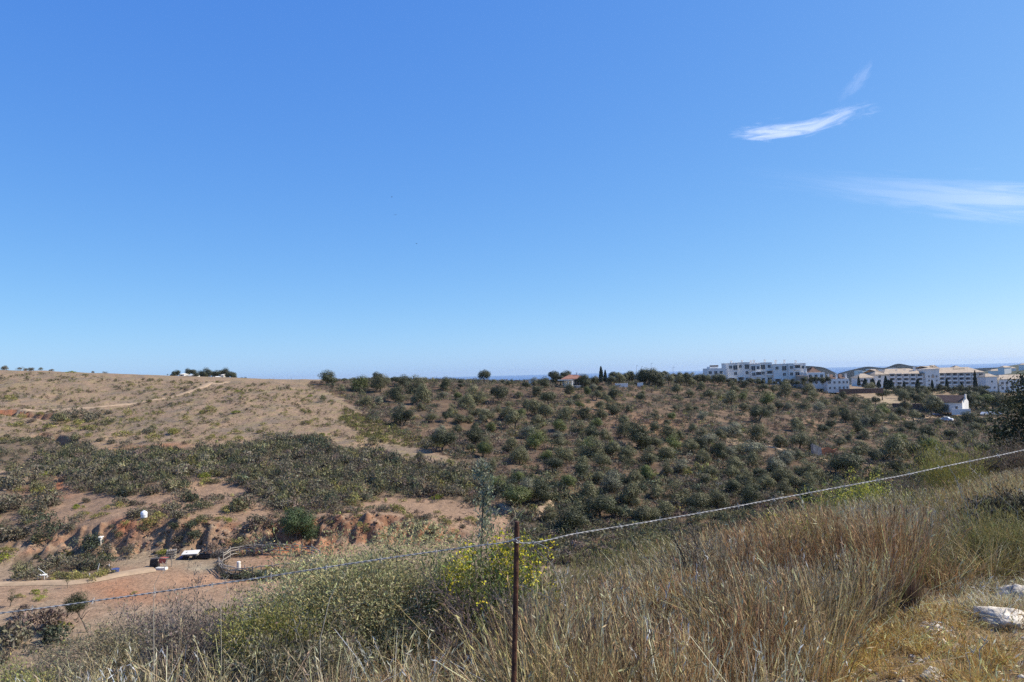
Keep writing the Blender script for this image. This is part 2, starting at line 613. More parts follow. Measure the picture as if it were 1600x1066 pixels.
for poly, hgt, wid in [
    ([(-40, 640), (10, 641), (60, 645), (95, 648)], 2.0, 7),
    ([(60, 676), (95, 680), (125, 690), (150, 692)], 2.8, 7),
    ([(150, 702), (200, 703), (260, 700), (340, 706)], 2.3, 6),
]:
    pts = [hit(a, b, 60) for a, b in poly]
    CUTS.append(([p.x for p in pts], [p.y for p in pts], hgt, wid))

# ------------------------------------------------------------------ ground sheet
rows = np.concatenate([np.linspace(-11, 2, 14)[:-1], np.linspace(2, 16, 84)[:-1], np.linspace(16, 60, 40)[:-1],
                       np.linspace(60, 122, 210)[:-1], np.geomspace(122, 470, 215)[:-1], np.geomspace(470, 31000, 40)])
ucol = np.concatenate([np.linspace(-1.6, -0.82, 40)[:-1], np.linspace(-0.82, 0.82, 610)[:-1], np.linspace(0.82, 1.6, 40)])
GY, GU = np.meshgrid(rows, ucol, indexing='ij')
GX = GU * (GY + 14) * np.where(GY > 120, 1, 1)
GX = GU * np.where(GY < 60, GY + 14 * (1 - GY / 60 * 0.9), GY + 1.4)
GZ = terrain(GX, GY)
PX, PY = proj(np.stack([GX, GY, GZ], -1))
nx, ny = fbm(GX / 6, GY / 6, 4, 51) - 0.5, fbm(GX / 6, GY / 6, 4, 61) - 0.5
scl = np.clip(1200 / np.maximum(GY, 4), 0, 14)
QX, QY = PX + nx * 5 * scl, PY + ny * 2.5 * scl
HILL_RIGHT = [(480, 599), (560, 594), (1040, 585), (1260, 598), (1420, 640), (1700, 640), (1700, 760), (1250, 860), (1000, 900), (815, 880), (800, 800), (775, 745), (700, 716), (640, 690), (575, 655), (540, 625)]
SCRUB_BAND = [(60, 712), (120, 702), (200, 708), (330, 704), (420, 696), (430, 684), (500, 686), (512, 705), (560, 708), (640, 722), (720, 728), (790, 745), (805, 790), (740, 785), (690, 776), (600, 778), (530, 795), (470, 800), (430, 790), (385, 768), (345, 745), (300, 748), (280, 770), (200, 778), (120, 768), (92, 745), (60, 740)]
SCRUB_LEFT = [(-200, 690), (40, 685), (95, 690), (92, 720), (60, 738), (-200, 730)]
SCRUB_LEFT2 = [(-200, 765), (30, 755), (75, 745), (95, 778), (65, 800), (-200, 812)]
SCRUB_LEFT3 = [(-200, 815), (35, 812), (60, 822), (90, 830), (75, 850), (30, 856), (-200, 868)]
SCRUB_CAMP = [(30, 880), (70, 868), (120, 865), (165, 860), (182, 880), (160, 896), (110, 905), (60, 902), (20, 902)]
SCRUB_TERR = [(75, 650), (150, 643), (165, 655), (120, 662), (85, 662)]
YELLOWISH = [(540, 640), (600, 660), (700, 700), (640, 700), (560, 680), (530, 655)]


def rgb(*c):
    return np.array(c, float)


n1 = fbm(GX / 14, GY / 14, 5, 71)
n2 = fbm(GX / 4, GY / 4, 5, 81)
n3 = fbm(GX / 1.3, GY / 1.3, 4, 91)
tan = rgb(.275, .188, .119)[None, None] * (0.86 + 0.28 * n1)[..., None]
grey = rgb(.195, .15, .105)[None, None]
COL = tan + (grey - tan) * sstep(0.5, 0.62, n2)[..., None] * 0.7
COL = COL + (rgb(.26, .205, .095) - COL) * (sstep(0.52, 0.62, n3) * 0.5)[..., None]
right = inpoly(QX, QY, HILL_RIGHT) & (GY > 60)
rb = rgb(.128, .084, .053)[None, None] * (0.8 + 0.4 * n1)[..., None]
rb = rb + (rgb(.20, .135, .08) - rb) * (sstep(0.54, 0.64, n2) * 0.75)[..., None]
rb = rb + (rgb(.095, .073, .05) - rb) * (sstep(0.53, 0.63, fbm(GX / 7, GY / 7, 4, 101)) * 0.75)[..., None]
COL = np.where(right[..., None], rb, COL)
floor_ = (GY > 55) & (GY < 97) & (~right)
fl = rgb(.300, .213, .138)[None, None] * (0.9 + 0.2 * n1)[..., None]
fl = fl + (rgb(.30, .18, .11) - fl) * (sstep(0.52, 0.64, n1) * 0.5)[..., None]
fl = fl + (rgb(.285, .22, .145) - fl) * (sstep(0.55, 0.65, n2) * 0.5)[..., None]
COL = np.where(floor_[..., None], fl, COL)
upper = (GY >= 97) & (GY < 128) & (~right)
ub = rgb(.285, .186, .118)[None, None] * (0.88 + 0.24 * n1)[..., None]
fade = (1 - sstep(116, 128, GY))[..., None]
COL = np.where(upper[..., None], COL + (ub - COL) * fade, COL)
# bare red earth on steep cut faces
slope = np.abs(np.gradient(GZ, axis=0) / np.maximum(np.gradient(GY, axis=0), 1e-6))
red = rgb(.255, .132, .075)[None, None] * (0.7 + 0.6 * n3)[..., None]
red = red + (rgb(.36, .15, .075) - red) * sstep(.5, .62, fbm(GX / 3, GY / 3, 4, 131))[..., None]
steep = sstep(0.42, 0.85, slope) * (GY > 84) * (GY < 215) * (PX < 830)
COL = COL + (red - COL) * (steep * (0.45 + 0.55 * sstep(0.4, 0.6, n1)))[..., None]
for (cx, cy, rx, ry, colr) in [(180, 925, 60, 16, (.44, .21, .11)), (330, 905, 90, 14, (.45, .26, .15)), (425, 888, 50, 9, (.45, .235, .13)),
                               (430, 889, 26, 5, (.10, .16, .05)), (205, 830, 26, 16, (.50, .17, .075)), (440, 853, 34, 14, (.50, .19, .085)), (500, 855, 40, 12, (.5, .22, .11)), (425, 858, 40, 12, (.47, .18, .085)),
                               (60, 765, 40, 8, (.48, .19, .09)), (85, 757, 12, 16, (.48, .18, .08)), (240, 701, 60, 6, (.46, .19, .09)), (320, 877, 40, 6, (.40, .33, .22)),
                               (1160, 690, 40, 6, (.46, .33, .2)), (1345, 735, 30, 8, (.42, .28, .17)), (1380, 712, 20, 6, (.44, .27, .13)), (1380, 625, 30, 8, (.44, .34, .22)),
                               (980, 660, 60, 14, (.30, .18, .105)), (1030, 667, 40, 14, (.36, .21, .11)), (1270, 660, 26, 12, (.36, .22, .13)), (920, 640, 40, 10, (.36, .22, .12))]:
    d = ((QX - cx) / rx) ** 2 + ((QY - cy) / ry) ** 2
    COL = COL + (np.array(colr) * .8 - COL) * (np.exp(-d * 1.2) * (GY > 55) * (GY < 500) * 0.85)[..., None]
for pl in (SCRUB_BAND, SCRUB_LEFT, SCRUB_LEFT2, SCRUB_LEFT3, SCRUB_CAMP):
    k = inpoly(QX, QY, pl) & (GY > 60)
    COL = np.where(k[..., None], COL * 0.3 + rgb(.14, .10, .065) * 0.7, COL)
# foreground litter, then golden trodden patch at the right
fg = (1 - sstep(20, 45, GY))[..., None]
lit = rgb(.15, .10, .058)[None, None] * (0.7 + 0.6 * n3)[..., None]
GOLD = [(1190, 1300), (1300, 1040), (1370, 985), (1430, 940), (1520, 918), (2100, 880), (2600, 1500), (1190, 1600)]
gk = inpoly(PX + nx * 60, PY + ny * 40, GOLD) & (GY < 9) & (GY > 1)
lit = np.where(gk[..., None], rgb(.32, .225, .125) * (0.7 + 0.6 * n3)[..., None], lit)
COL = COL * (1 - fg) + lit * fg
far = sstep(480, 800, GY)[..., None]
COL = COL * (1 - far) + rgb(.075, .08, .048) * far * (0.6 + 0.8 * n1)[..., None]
nr, nc = GX.shape
idx = np.arange(nr * nc).reshape(nr, nc)
F = np.stack([idx[:-1, :-1], idx[:-1, 1:], idx[1:, 1:], idx[1:, :-1]], -1).reshape(-1, 4)
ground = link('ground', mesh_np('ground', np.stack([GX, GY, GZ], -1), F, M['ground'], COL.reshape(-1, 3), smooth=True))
tag(ground, 'dry brown hillsides and valley floor', None, None, 'structure')

# sea
m, nt, N, Lk, out = nodes_of('sea_water')
p = N.new('ShaderNodeBsdfPrincipled')
p.inputs['Base Color'].default_value = (0.02, 0.10, 0.27, 1)
p.inputs['Roughness'].default_value = 0.55
p.inputs['Specular IOR Level'].default_value = 0.12
Lk.new(p.outputs[0], out.inputs[0])
sea = MB()
sea.add([(-48000, 1200, -150), (48000, 1200, -150), (48000, 32000, -150), (-48000, 32000, -150)], [(0, 1, 2, 3)])
tag(link('sea', sea.mesh('sea', m)), 'blue sea along the horizon', None, None, 'structure')


def ridge(name, pts, Y, depth, zb, seed, label):
    """a far hill built as a solid mound under a skyline"""
    xs = np.linspace(pts[0][0], pts[-1][0], 160)
    ys = pchip([p[0] for p in pts], [p[1] for p in pts], xs)
    top = np.array([at(a, b, Y) for a, b in zip(xs, ys)])
    t = np.linspace(-1, 1, 25)
    V = np.zeros((len(t), len(xs), 3))
    for i, tt in enumerate(t):
        prof = 0.5 + 0.5 * math.cos(tt * math.pi)
        V[i, :, 0] = top[:, 0] * (1 + tt * depth / Y)
        V[i, :, 1] = Y + tt * depth
        V[i, :, 2] = zb + (top[:, 2] - zb) * prof
    V[..., 2] += (fbm(V[..., 0] / 60, V[..., 1] / 60, 4, seed) - 0.5) * 5 * (1 - np.abs(t))[:, None] * (np.abs(t) > 0.02)[:, None]
    n = len(xs)
    ix = np.arange(len(t) * n).reshape(len(t), n)
    Fq = np.stack([ix[:-1, :-1], ix[:-1, 1:], ix[1:, 1:], ix[1:, :-1]], -1).reshape(-1, 4)
    return tag(link(name, mesh_np(name, V, Fq, M['hill'], smooth=True)), label, None, None, 'structure')


ridge('hill', [(1190, 600), (1225, 580), (1262, 572), (1285, 574), (1300, 580), (1318, 590), (1345, 605)], 2300, 500, -152, 5, 'low dark wooded hill behind the white apartment block')
ridge('hill', [(1270, 600), (1312, 583), (1335, 577), (1357, 573), (1380, 575), (1404, 568.5), (1425, 572), (1450, 575), (1490, 590), (1520, 606)], 2800, 600, -152, 9, 'twin topped wooded hill rising behind the hotel roof')
ridge('hill', [(1430, 600), (1480, 582), (1530, 575.5), (1570, 574), (1620, 572.5), (1700, 572), (1900, 575), (2050, 600)], 3300, 500, -152, 13, 'long flat wooded plain before the sea at right')

# ------------------------------------------------------------------ tracks and footpaths


def track(name, pix, width, label, ymin=60, lift=0.15, mat='track'):
    ctrl = [hit(a, b, ymin) for a, b in pix]
    P = []
    for i in range(len(ctrl) - 1):
        p0, p1, p2, p3 = ctrl[max(i - 1, 0)], ctrl[i], ctrl[i + 1], ctrl[min(i + 2, len(ctrl) - 1)]
        n = max(3, int((p2 - p1).length / 0.8))
        for k in range(n):
            t = k / n
            P.append(0.5 * ((2 * p1) + (p2 - p0) * t + (2 * p0 - 5 * p1 + 4 * p2 - p3) * t * t + (3 * p1 - p0 - 3 * p2 + p3) * t ** 3))
    P.append(ctrl[-1])
    P = np.array(P)
    d = np.gradient(P[:, :2], axis=0)
    nrm = unit(np.stack([-d[:, 1], d[:, 0]], -1))
    s = np.linspace(-1, 1, 7)
    wv = width * (0.5 + 0.35 * (fbm(P[:, 0] / 3, P[:, 1] / 3, 3, 7) - 0.5))
    X = P[:, None, 0] + nrm[:, None, 0] * s[None] * wv[:, None]
    Y = P[:, None, 1] + nrm[:, None, 1] * s[None] * wv[:, None]
    Z = terrain(X, Y) + lift + 0.08 * (1 - s[None] ** 2) - 0.12 * (np.abs(s[None]) > 0.9)
    ix = np.arange(X.size).reshape(X.shape)
    Fq = np.stack([ix[:-1, :-1], ix[:-1, 1:], ix[1:, 1:], ix[1:, :-1]], -1).reshape(-1, 4)
    return tag(link(name, mesh_np(name, np.stack([X, Y, Z], -1), Fq, M[mat], smooth=True)), label, None, None, 'structure')


track('dirt_track', [(-30, 655), (30, 648), (90, 641), (150, 637), (200, 632), (250, 624), (290, 614), (318, 604), (332, 598)], 2.6, 'pale dirt track climbing the bare hill')
track('dirt_track', [(332, 600), (345, 600), (355, 597.5)], 2.2, 'short fork of the dirt track at the hilltop')
track('footpath', [(-20, 914), (60, 912), (130, 909), (190, 898), (240, 890)], 2.0, 'pale path along the camp edge')
track('footpath', [(1162, 689), (1185, 692), (1210, 700), (1238, 706), (1262, 712), (1285, 720)], 2.4, 'sandy path through the olives below the ruin')
track('footpath', [(1340, 672), (1356, 675), (1364, 682)], 1.6, 'short sandy bend of path among olives')
track('footpath', [(1384, 662), (1390, 655), (1400, 648)], 1.6, 'narrow path climbing to the farmhouse')
track('footpath', [(1225, 603), (1255, 607), (1290, 611), (1330, 613), (1372, 615)], 4.0, 'pale lane below the white houses')
track('footpath', [(1110, 591), (1130, 593), (1150, 596)], 4.0, 'pale lane left of the apartment block')
track('footpath', [(1405, 656), (1440, 652), (1475, 649), (1520, 651), (1560, 656), (1600, 660)], 4.0, 'pale farm lane where the cars stand')
track('footpath', [(846, 782), (858, 788), (840, 800), (850, 808)], 1.6, 'red earth gully path right of the post', mat='track')
track('footpath', [(782, 790), (800, 797), (822, 806), (840, 812)], 1.5, 'bare earth rim above the gully', mat='track')

# ------------------------------------------------------------------ buildings


def glazed(w, h, rail=False):
    """window: dark pane set back inside a white surround; origin at its lower middle, front towards -y"""
    t, d = 0.09, 0.07
    b = MB()
    b.box(-w / 2, w / 2, -0.02, 0.05, 0, h, 1)
    b.box(-w / 2 - t, -w / 2, -d, 0.05, -t, h + t, 0).box(w / 2, w / 2 + t, -d, 0.05, -t, h + t, 0)
    b.box(-w / 2, w / 2, -d, 0.05, h, h + t, 0).box(-w / 2, w / 2, -d - 0.06, 0.05, -t, 0, 0)
    b.box(-0.03, 0.03, -0.05, 0.04, 0, h, 0)
    return b.mesh('window', M['white'], M['glass'])


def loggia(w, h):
    """recessed balcony: back wall with the recess shade painted on as grey, a door, parapet rail in front"""
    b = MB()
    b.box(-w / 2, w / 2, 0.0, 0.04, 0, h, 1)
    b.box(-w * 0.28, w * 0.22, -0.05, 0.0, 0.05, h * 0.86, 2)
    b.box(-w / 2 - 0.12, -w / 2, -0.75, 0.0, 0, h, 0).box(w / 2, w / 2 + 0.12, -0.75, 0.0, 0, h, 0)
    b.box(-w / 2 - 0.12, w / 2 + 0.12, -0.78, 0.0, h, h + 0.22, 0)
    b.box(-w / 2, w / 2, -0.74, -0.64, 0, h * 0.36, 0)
    return b.mesh('balcony', M['white'], M['recess_shade'], M['glass'])


WIN = glazed(1.3, 1.3)
WINB = glazed(1.9, 2.0)
WINS = glazed(0.8, 1.0)
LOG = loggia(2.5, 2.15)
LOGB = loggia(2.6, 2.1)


def part(name, mb, root, *mats, loc=None, rz=0.0, smooth=False):
    return link(name, mb.mesh(name, *mats, smooth=smooth), root, loc, rz)


# white three-storey apartment block on the ridge
Y0 = 350.0
S = Y0 / FPX


def bx(px, py, Y):
    p = at(px, py, Y)
    return p.x, p.z


apt = thing('apartment_block', 'long white three storey apartment block with stepped flat roof on the ridge', 'building', (at(1197, 602, Y0).x, Y0, at(1197, 604, Y0).z))
ox, oz = apt.location.x, apt.location.z
blocks = [(1137.5, 1152.5, 568.6, 0.0), (1152.5, 1173.2, 567.4, 1.2), (1173.2, 1188, 569.6, 0.0), (1188, 1207.5, 567.6, 0.9), (1207.5, 1230, 570.0, -0.6), (1230, 1257, 569.0, -1.4)]
for (a, b, t, off) in blocks:
    xa, zt = bx(a, t, Y0)
    xb = bx(b, t, Y0)[0]
    w = MB().box(xa - ox, xb - ox - 0.02, off, off + 11, 0, zt - oz)
    w.box(xa - ox - 0.1, xb - ox + 0.08, off - 0.12, off + 11.1, zt - oz, zt - oz + 0.28)
    part('wall', w, apt, M['white'])
    h = zt - oz
    for fl_ in range(3):
        zz = h - 2.75 - fl_ * 2.95
        n = max(2, int((xb - xa) / 2.3))
        for k in range(n):
            xx = xa - ox + (k + 0.5) * (xb - xa) / n
            kind = (k + fl_ * 2 + int(a)) % 5
            if kind == 4 and fl_ != 0:
                continue
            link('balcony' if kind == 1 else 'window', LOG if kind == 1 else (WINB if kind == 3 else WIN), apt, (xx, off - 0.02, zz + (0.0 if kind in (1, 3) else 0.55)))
for cx, hh in [(1147, 1.3), (1164, 1.5), (1178, 1.4), (1183, 1.6), (1200, 1.8), (1217, 1.6), (1231, 1.7), (1249, 1.4)]:
    xx, zz = bx(cx, 568.5, Y0)
    c = MB().box(xx - ox - 0.35, xx - ox + 0.35, 4, 4.8, zz - oz - 0.6, zz - oz + hh).box(xx - ox - 0.5, xx - ox + 0.5, 3.85, 4.95, zz - oz + hh, zz - oz + hh + 0.2)
    part('chimney', c, apt, M['white'])

# low white house left of the block
Y1 = 345.0
o_ = at(1118, 590, Y1)
h = thing('white_house', 'low flat roofed white house with a dark roof box left of the apartment block', 'house', o_)
w = MB().box(-3.6, 3.8, 0, 8, -0.5, 4.1).box(-2.2, 1.6, 1, 6, 4.1, 4.9)
part('wall', w, h, M['white'])
part('roof_box', MB().box(-1.2, 2.0, 2, 5, 4.9, 5.5), h, M['brown_tile'])
for xx in (-2.3, 0.2, 2.6):
    link('window', WIN, h, (xx, -0.02, 1.6))

# white house with brown hipped roof and beige lower wing
o_ = at(1275, 604, 342)
h = thing('white_house', 'white house with steep brown hipped roof and beige wing right of the apartment block', 'house', o_)
part('wall', MB().box(-3.8, 4.2, 0, 9, -1, 6.2), h, M['white'])
part('wing', MB().box(-6.6, -3.8, -1.5, 6, -1, 5.0), h, M['beige'])
part('roof', MB().hip(-2.6, 3.4, 1.2, 8, 6.2, 8.6), h, M['brown_tile'])
part('chimney', MB().box(-3.6, -3.0, 2, 2.7, 6.2, 8.2), h, M['white'])
for xx in (-2.4, 0.2, 2.7):
    for zz in (1.4, 4.0):
        link('window', WIN, h, (xx, -0.02, zz))

# white row house with two brown roofs between chimneys
o_ = at(1310, 610, 338)
h = thing('white_house', 'white row house with two brown roofs between three tall chimneys', 'house', o_)
part('wall', MB().box(-4.8, 4.9, 0, 8, -1, 5.0).box(-4.8, 4.9, 1.5, 8, 5.0, 5.15), h, M['white'])
for a, b in ((-2.9, -0.6), (1.0, 3.4)):
    part('roof', MB().hip(a, b, 0.2, 6, 5.15, 7.0, 0.5), h, M['brown_tile'])
for xx in (-3.4, 0.2, 4.3):
    part('chimney', MB().box(xx - .35, xx + .35, 1.5, 2.3, 5.0, 7.1).box(xx - .45, xx + .45, 1.4, 2.4, 7.1, 7.25), h, M['white'])
for xx in (-3.6, -1.6, 0.6, 2.4, 4.0):
    for zz in (0.6, 3.0):
        link('window', WINS, h, (xx, -0.02, zz))

# the hotel
Y2 = 430.0
S2 = Y2 / FPX
hot = thing('hotel', 'long pale four storey hotel with tan tiled roofs and a central tower', 'building', (at(1450, 608, Y2).x, Y2, at(1450, 608, Y2).z - 1.5))
ox, oz = hot.location.x, hot.location.z


def hx(px):
    return at(px, 590, Y2).x - ox


def hzz(px, py):
    return at(px, py, Y2).z - oz


for (a, b, pt, off, dep) in [(1366, 1381, 586, -1.0, 16), (1381, 1444, 585.0, 0.0, 14), (1466, 1537, 583.0, 0.0, 14)]:
    part('wall', MB().box(hx(a) + .02, hx(b) - .02, off, off + dep, 0, hzz((a + b) / 2, pt)), hot, M['white'])
    z0 = hzz((a + b) / 2, pt)
    r = MB().box(hx(a) - .5, hx(b) + .5, off - 0.8, off + dep + .8, z0, z0 + 0.25)
    r.hip(hx(a) - .5, hx(b) + .5, off - 0.8, off + dep + .8, z0 + 0.25, z0 + 3.2, 5)
    part('roof', r, hot, M['tan_tile'])
# central tower with gabled front
t0, t1, zt = hx(1444), hx(1465.5), hzz(1455, 577.5)
part('tower', MB().box(t0, t1, -1.6, 13, 0, zt).box(t0 - .3, t1 + .3, -1.9, 13.3, zt, zt + .4), hot, M['white'])
part('roof', MB().hip(t0 + .2, t1 - .2, -1.4, 12, zt + .4, zt + 2.0), hot, M['tan_tile'])
part('emblem', MB().box(hx(1453), hx(1457.5), -1.72, -1.6, zt - 4.6, zt - 3.2).box(hx(1454.5), hx(1456), -1.72, -1.6, zt - 3.2, zt - 2.6), hot, M['beige'])
for a, b, zz in ((1463, 1476.5, 572.6), (1497, 1516, 573.2)):
    zb = hzz((a + b) / 2, zz + 3)
    tt = part('turret', MB().box(hx(a) + .8, hx(b) - .8, 5, 11, zb - 4, zb), hot, M['cream'])
    part('turret_roof', MB().hip(hx(a), hx(b), 4.2, 11.8, zb, zb + 1.8, 3.7), tt, M['tan_tile'])
part('chimney', MB().box(hx(1433), hx(1435.6), 3, 4, hzz(1434, 583), hzz(1434, 573.5)).box(hx(1432.6), hx(1436), 2.9, 4.1, hzz(1434, 573.5), hzz(1434, 572.9)), hot, M['white'])
for xx in (1475, 1484, 1492, 1520, 1528, 1408, 1421):
    zt = hzz(xx, 580)
    part('chimney', MB().box(hx(xx) - .4, hx(xx) + .4, 4.5, 5.2, zt - 1.2, zt + 0.9), hot, M['white'])
for fl_, row in enumerate((587.6, 594.0, 600.4)):
    for k in range(7):
        px = 1466 + 71 * (k + 0.5) / 7
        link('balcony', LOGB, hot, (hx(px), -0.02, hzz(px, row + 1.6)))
    for k in range(5):
        px = 1388 + 54 * (k + 0.5) / 5
        link('balcony', LOGB, hot, (hx(px), -0.02, hzz(px, row + 2.6)))
    link('window', WIN, hot, (hx(1373), -1.02, hzz(1373, row + 3)))
    for px in (1449, 1461):
        link('window', WINS, hot, (hx(px), -1.62, hzz(px, row + 2)))
# hotel side wing at left
o_ = at(1354, 606, 425)
h = thing('villa_block', 'low pale villa with tan roof beside the left end of the hotel', 'building', o_)
part('wall', MB().box(-4.2, 4.2, 0, 9, -2, 5.6), h, M['white'])
part('roof', MB().hip(-4.7, 4.7, -.6, 9.6, 5.6, 7.8, 3.5), h, M['tan_tile'])
for xx in (-2.6, 0, 2.6):
    for zz in (0.8, 3.3):
        link('window', WIN, h, (xx, -0.02, zz))
# blocks right of the hotel
o_ = at(1550, 610, 415)
h = thing('white_house', 'plain white two storey house with low tan roof at the hotel right end', 'house', o_, -0.12)
part('wall', MB().box(-2.9, 2.9, 0, 9, -2, 7.4), h, M['white'])
part('roof', MB().hip(-3.3, 3.3, -.4, 9.4, 7.4, 9.0, 2.4), h, M['tan_tile'])
for xx, zz in ((-1.0, 1.0), (1.4, 1.0), (0.2, 4.2)):
    link('window', WINS, h, (xx, -0.02, zz))
o_ = at(1585, 610, 415)
h = thing('white_house', 'wide white house with tan roof and dark arched windows behind the dark tree', 'house', o_)
part('wall', MB().box(-8.0, 9.0, 0, 9, -2, 6.2), h, M['white'])
part('roof', MB().hip(-8.5, 9.5, -.5, 9.5, 6.2, 8.4, 3.5), h, M['tan_tile'])
for xx in (-6.3, -3.8, -1, 2, 5):
    for zz in (0.6, 3.4):
        link('window', WIN, h, (xx, -0.02, zz))

# farmhouse
o_ = hit(1474, 641, 200)
o_ = at(1474, 640, 283)
h = thing('farmhouse', 'long white farmhouse with brown tiled roof and bright gable end', 'house', (o_.x, 283, o_.z), -0.9)
gab = MB()
gab.add([(-6.5, 0, -1), (6.5, 0, -1), (6.5, 5.5, -1), (-6.5, 5.5, -1), (-6.5, 0, 2.9), (6.5, 0, 2.9), (6.5, 5.5, 2.9), (-6.5, 5.5, 2.9), (-6.5, 2.75, 4.9), (6.5, 2.75, 4.9)],
        [(0, 1, 5, 4), (2, 3, 7, 6), (1, 2, 6, 9, 5), (3, 0, 4, 8, 7)])
part('wall', gab, h, M['white'])
rf = MB()
for s in (0, 1):
    ya, yb = (-0.45, 2.75) if s == 0 else (5.95, 2.75)
    za, zb = 2.62, 5.02
    rf.add([(-6.9, ya, za), (6.42, ya, za), (6.42, yb, zb), (-6.9, yb, zb), (-6.9, ya, za + .18), (6.42, ya, za + .18), (6.42, yb, zb + .18), (-6.9, yb, zb + .18)],
           [(0, 3, 2, 1), (4, 5, 6, 7), (0, 1, 5, 4), (1, 2, 6, 5), (2, 3, 7, 6), (3, 0, 4, 7)] if s == 0 else [(0, 1, 2, 3), (4, 7, 6, 5), (0, 4, 5, 1), (1, 5, 6, 2), (2, 6, 7, 3), (3, 7, 4, 0)])
part('roof', rf, h, M['brown_tile'])
part('long_roof', MB().box(-19, -6.9, 1.0, 3.2, -1, 1.9), h, M['brown_tile'])
part('chimney', MB().box(6.6, 7.1, 1.8, 2.4, 3.6, 5.6), h, M['white'])
link('window', WINS, h, (4.6, -0.02, 0.3))
link('window', WINS, h, (-3.2, -0.02, 1.2))
part('door', MB().box(1.0, 1.9, -0.05, 0.0, -0.2, 1.9), h, M['wood'])
o_ = at(1502, 644, 276)
wl_ = thing('garden_wall', 'low stepped white wall at the farmhouse gable end', 'wall', (o_.x, 276, o_.z), -0.3)
part('wall_run', MB().box(-3, 3, 0, .4, -1, 1.1).box(1.5, 3, .4, 2.5, -1, 0.7), wl_, M['white'])

# villa with red roof and columned terrace
o_ = at(897, 604, 256)
v = thing('villa', 'small villa with red tiled roof and white columned terrace on the ridge', 'house', (o_.x, 256, o_.z))
part('wall', MB().box(-3.2, 4.0, 2.5, 9, -1, 2.35), v, M['cream'])
part('roof', MB().box(-4.1, 4.6, 1.6, 9.8, 2.35, 2.55).hip(-4.1, 4.6, 1.6, 9.8, 2.55, 3.9, 3.0), v, M['red_tile'])
part('canopy', MB().box(-5.3, -0.4, -1.2, 2.4, 2.05, 2.33), v, M['cream'])
part('terrace_base', MB().box(-2.5, 2.2, -1.6, 2.5, -1.5, 0.25), v, M['white'])
for xx in (-2.0, -0.7):
    part('column', MB().tube([(xx, -0.8, .25), (xx, -0.8, .45), (xx, -0.8, 2.05)], [.24, .19, .17], 8), v, M['white'])
part('chimney', MB().box(1.2, 1.6, 5, 5.4, 3.4, 4.6), v, M['white'])
for xx in (1.2, 3.0):
    link('window', WINB, v, (xx, 2.48, 0.2))
for (a, b, py, Y, hh, lab) in [(961, 981, 601, 270, .55, 'white boundary wall piece beside the ridge driveway'), (996, 1005, 600, 275, .6, 'short white wall stub under the big ridge tree'), (826, 834, 598.5, 262, 1.6, 'small pale wall on the ridge left of the villa')]:
    p = at((a + b) / 2, py, Y)
    g = thing('garden_wall', lab, 'wall', (p.x, Y, p.z))
    wd = (b - a) * Y / FPX / 2
    part('wall_run', MB().box(-wd, wd, 0, .4, -1, hh * .7).box(-wd - .05, wd + .05, -.05, .45, hh * .7, hh * .78), g, M['white'])
o_ = at(1065, 594, 330)
h = thing('white_house', 'pale flat house half hidden behind the ridge trees', 'house', (o_.x, 330, o_.z))
part('wall', MB().box(-4, 4, 0, 7, -2, 2.0), h, M['cream'])
part('roof', MB().box(-4.3, 4.3, -.3, 7.3, 2.0, 2.3), h, M['white'])
for xx in (-2.6, 0, 2.6):
    link('window', WINS, h, (xx, -.02, .5))

# hill top houses at left
for (a, b, y0, y1, Y, lab) in [(280, 287.5, 583.8, 590, 420, 'small white house between dark trees on the left hilltop'),
                               (288, 305, 585.6, 591, 412, 'long low white house on the left hilltop'),
                               (305.5, 311.5, 583.6, 590, 428, 'white house with a bright end wall on the left hilltop'),
                               (331.5, 339.5, 588.2, 593, 405, 'bright white cube house in the middle of the hilltop grove'),
                               (345, 348.6, 584.8, 592, 425, 'narrow white house at the right of the hilltop grove')]:
    p0, p1 = at(a, y1, Y), at(b, y0, Y)
    cx = (p0.x + p1.x) / 2
    wd, hh = (p1.x - p0.x) / 2, p1.z - p0.z
    h = thing('white_house', lab, 'house', (cx, Y, p0.z), 0, 'houses on the left hilltop')
    part('wall', MB().box(-wd, wd, 0, 6, -2, hh * .8), h, M['white'])
    part('roof', MB().hip(-wd - .3, wd + .3, -.3, 6.3, hh * .8, hh * 1.05, min(wd, 2.5)), h, M['cream'])
    for k in range(max(1, int(wd))):
        link('window', WINS, h, (-wd + (k + .5) * 2 * wd / max(1, int(wd)), -.02, hh * .25))

# far white blocks on the slope before the hills
fk = 0
FARL = ['wide white block far behind the hotel roof', 'small white block before the twin hill', 'bright white block under the hill peak', 'low white terrace left of the twin hill foot']
for (a, b, y0, y1, Y) in [(1340, 1356, 579, 584, 1250), (1358, 1378, 576.5, 583, 1300), (1393, 1405, 574.8, 580, 1350), (1372, 1386, 577.5, 582, 1280)]:
    p0, p1 = at(a, y1, Y), at(b, y0, Y)
    wd, hh = (p1.x - p0.x) / 2, p1.z - p0.z
    h = thing('white_block', FARL[fk], 'building', ((p0.x + p1.x) / 2, Y, p0.z), 0, 'far white apartment blocks')
    fk += 1
    part('wall', MB().box(-wd, 0, 0, 12, -60, hh).box(0.02, wd, 2, 14, -60, hh * .8), h, M['white'])
    for k in range(6):
        part('window', MB().box(-wd + (k + .3) * wd / 3, -wd + (k + .7) * wd / 3, -.1 + (0 if k < 3 else 2), 0.0 + (0 if k < 3 else 2), hh * .3, hh * .55), h, M['glass'])
rr = random.Random(4)
FARH = []
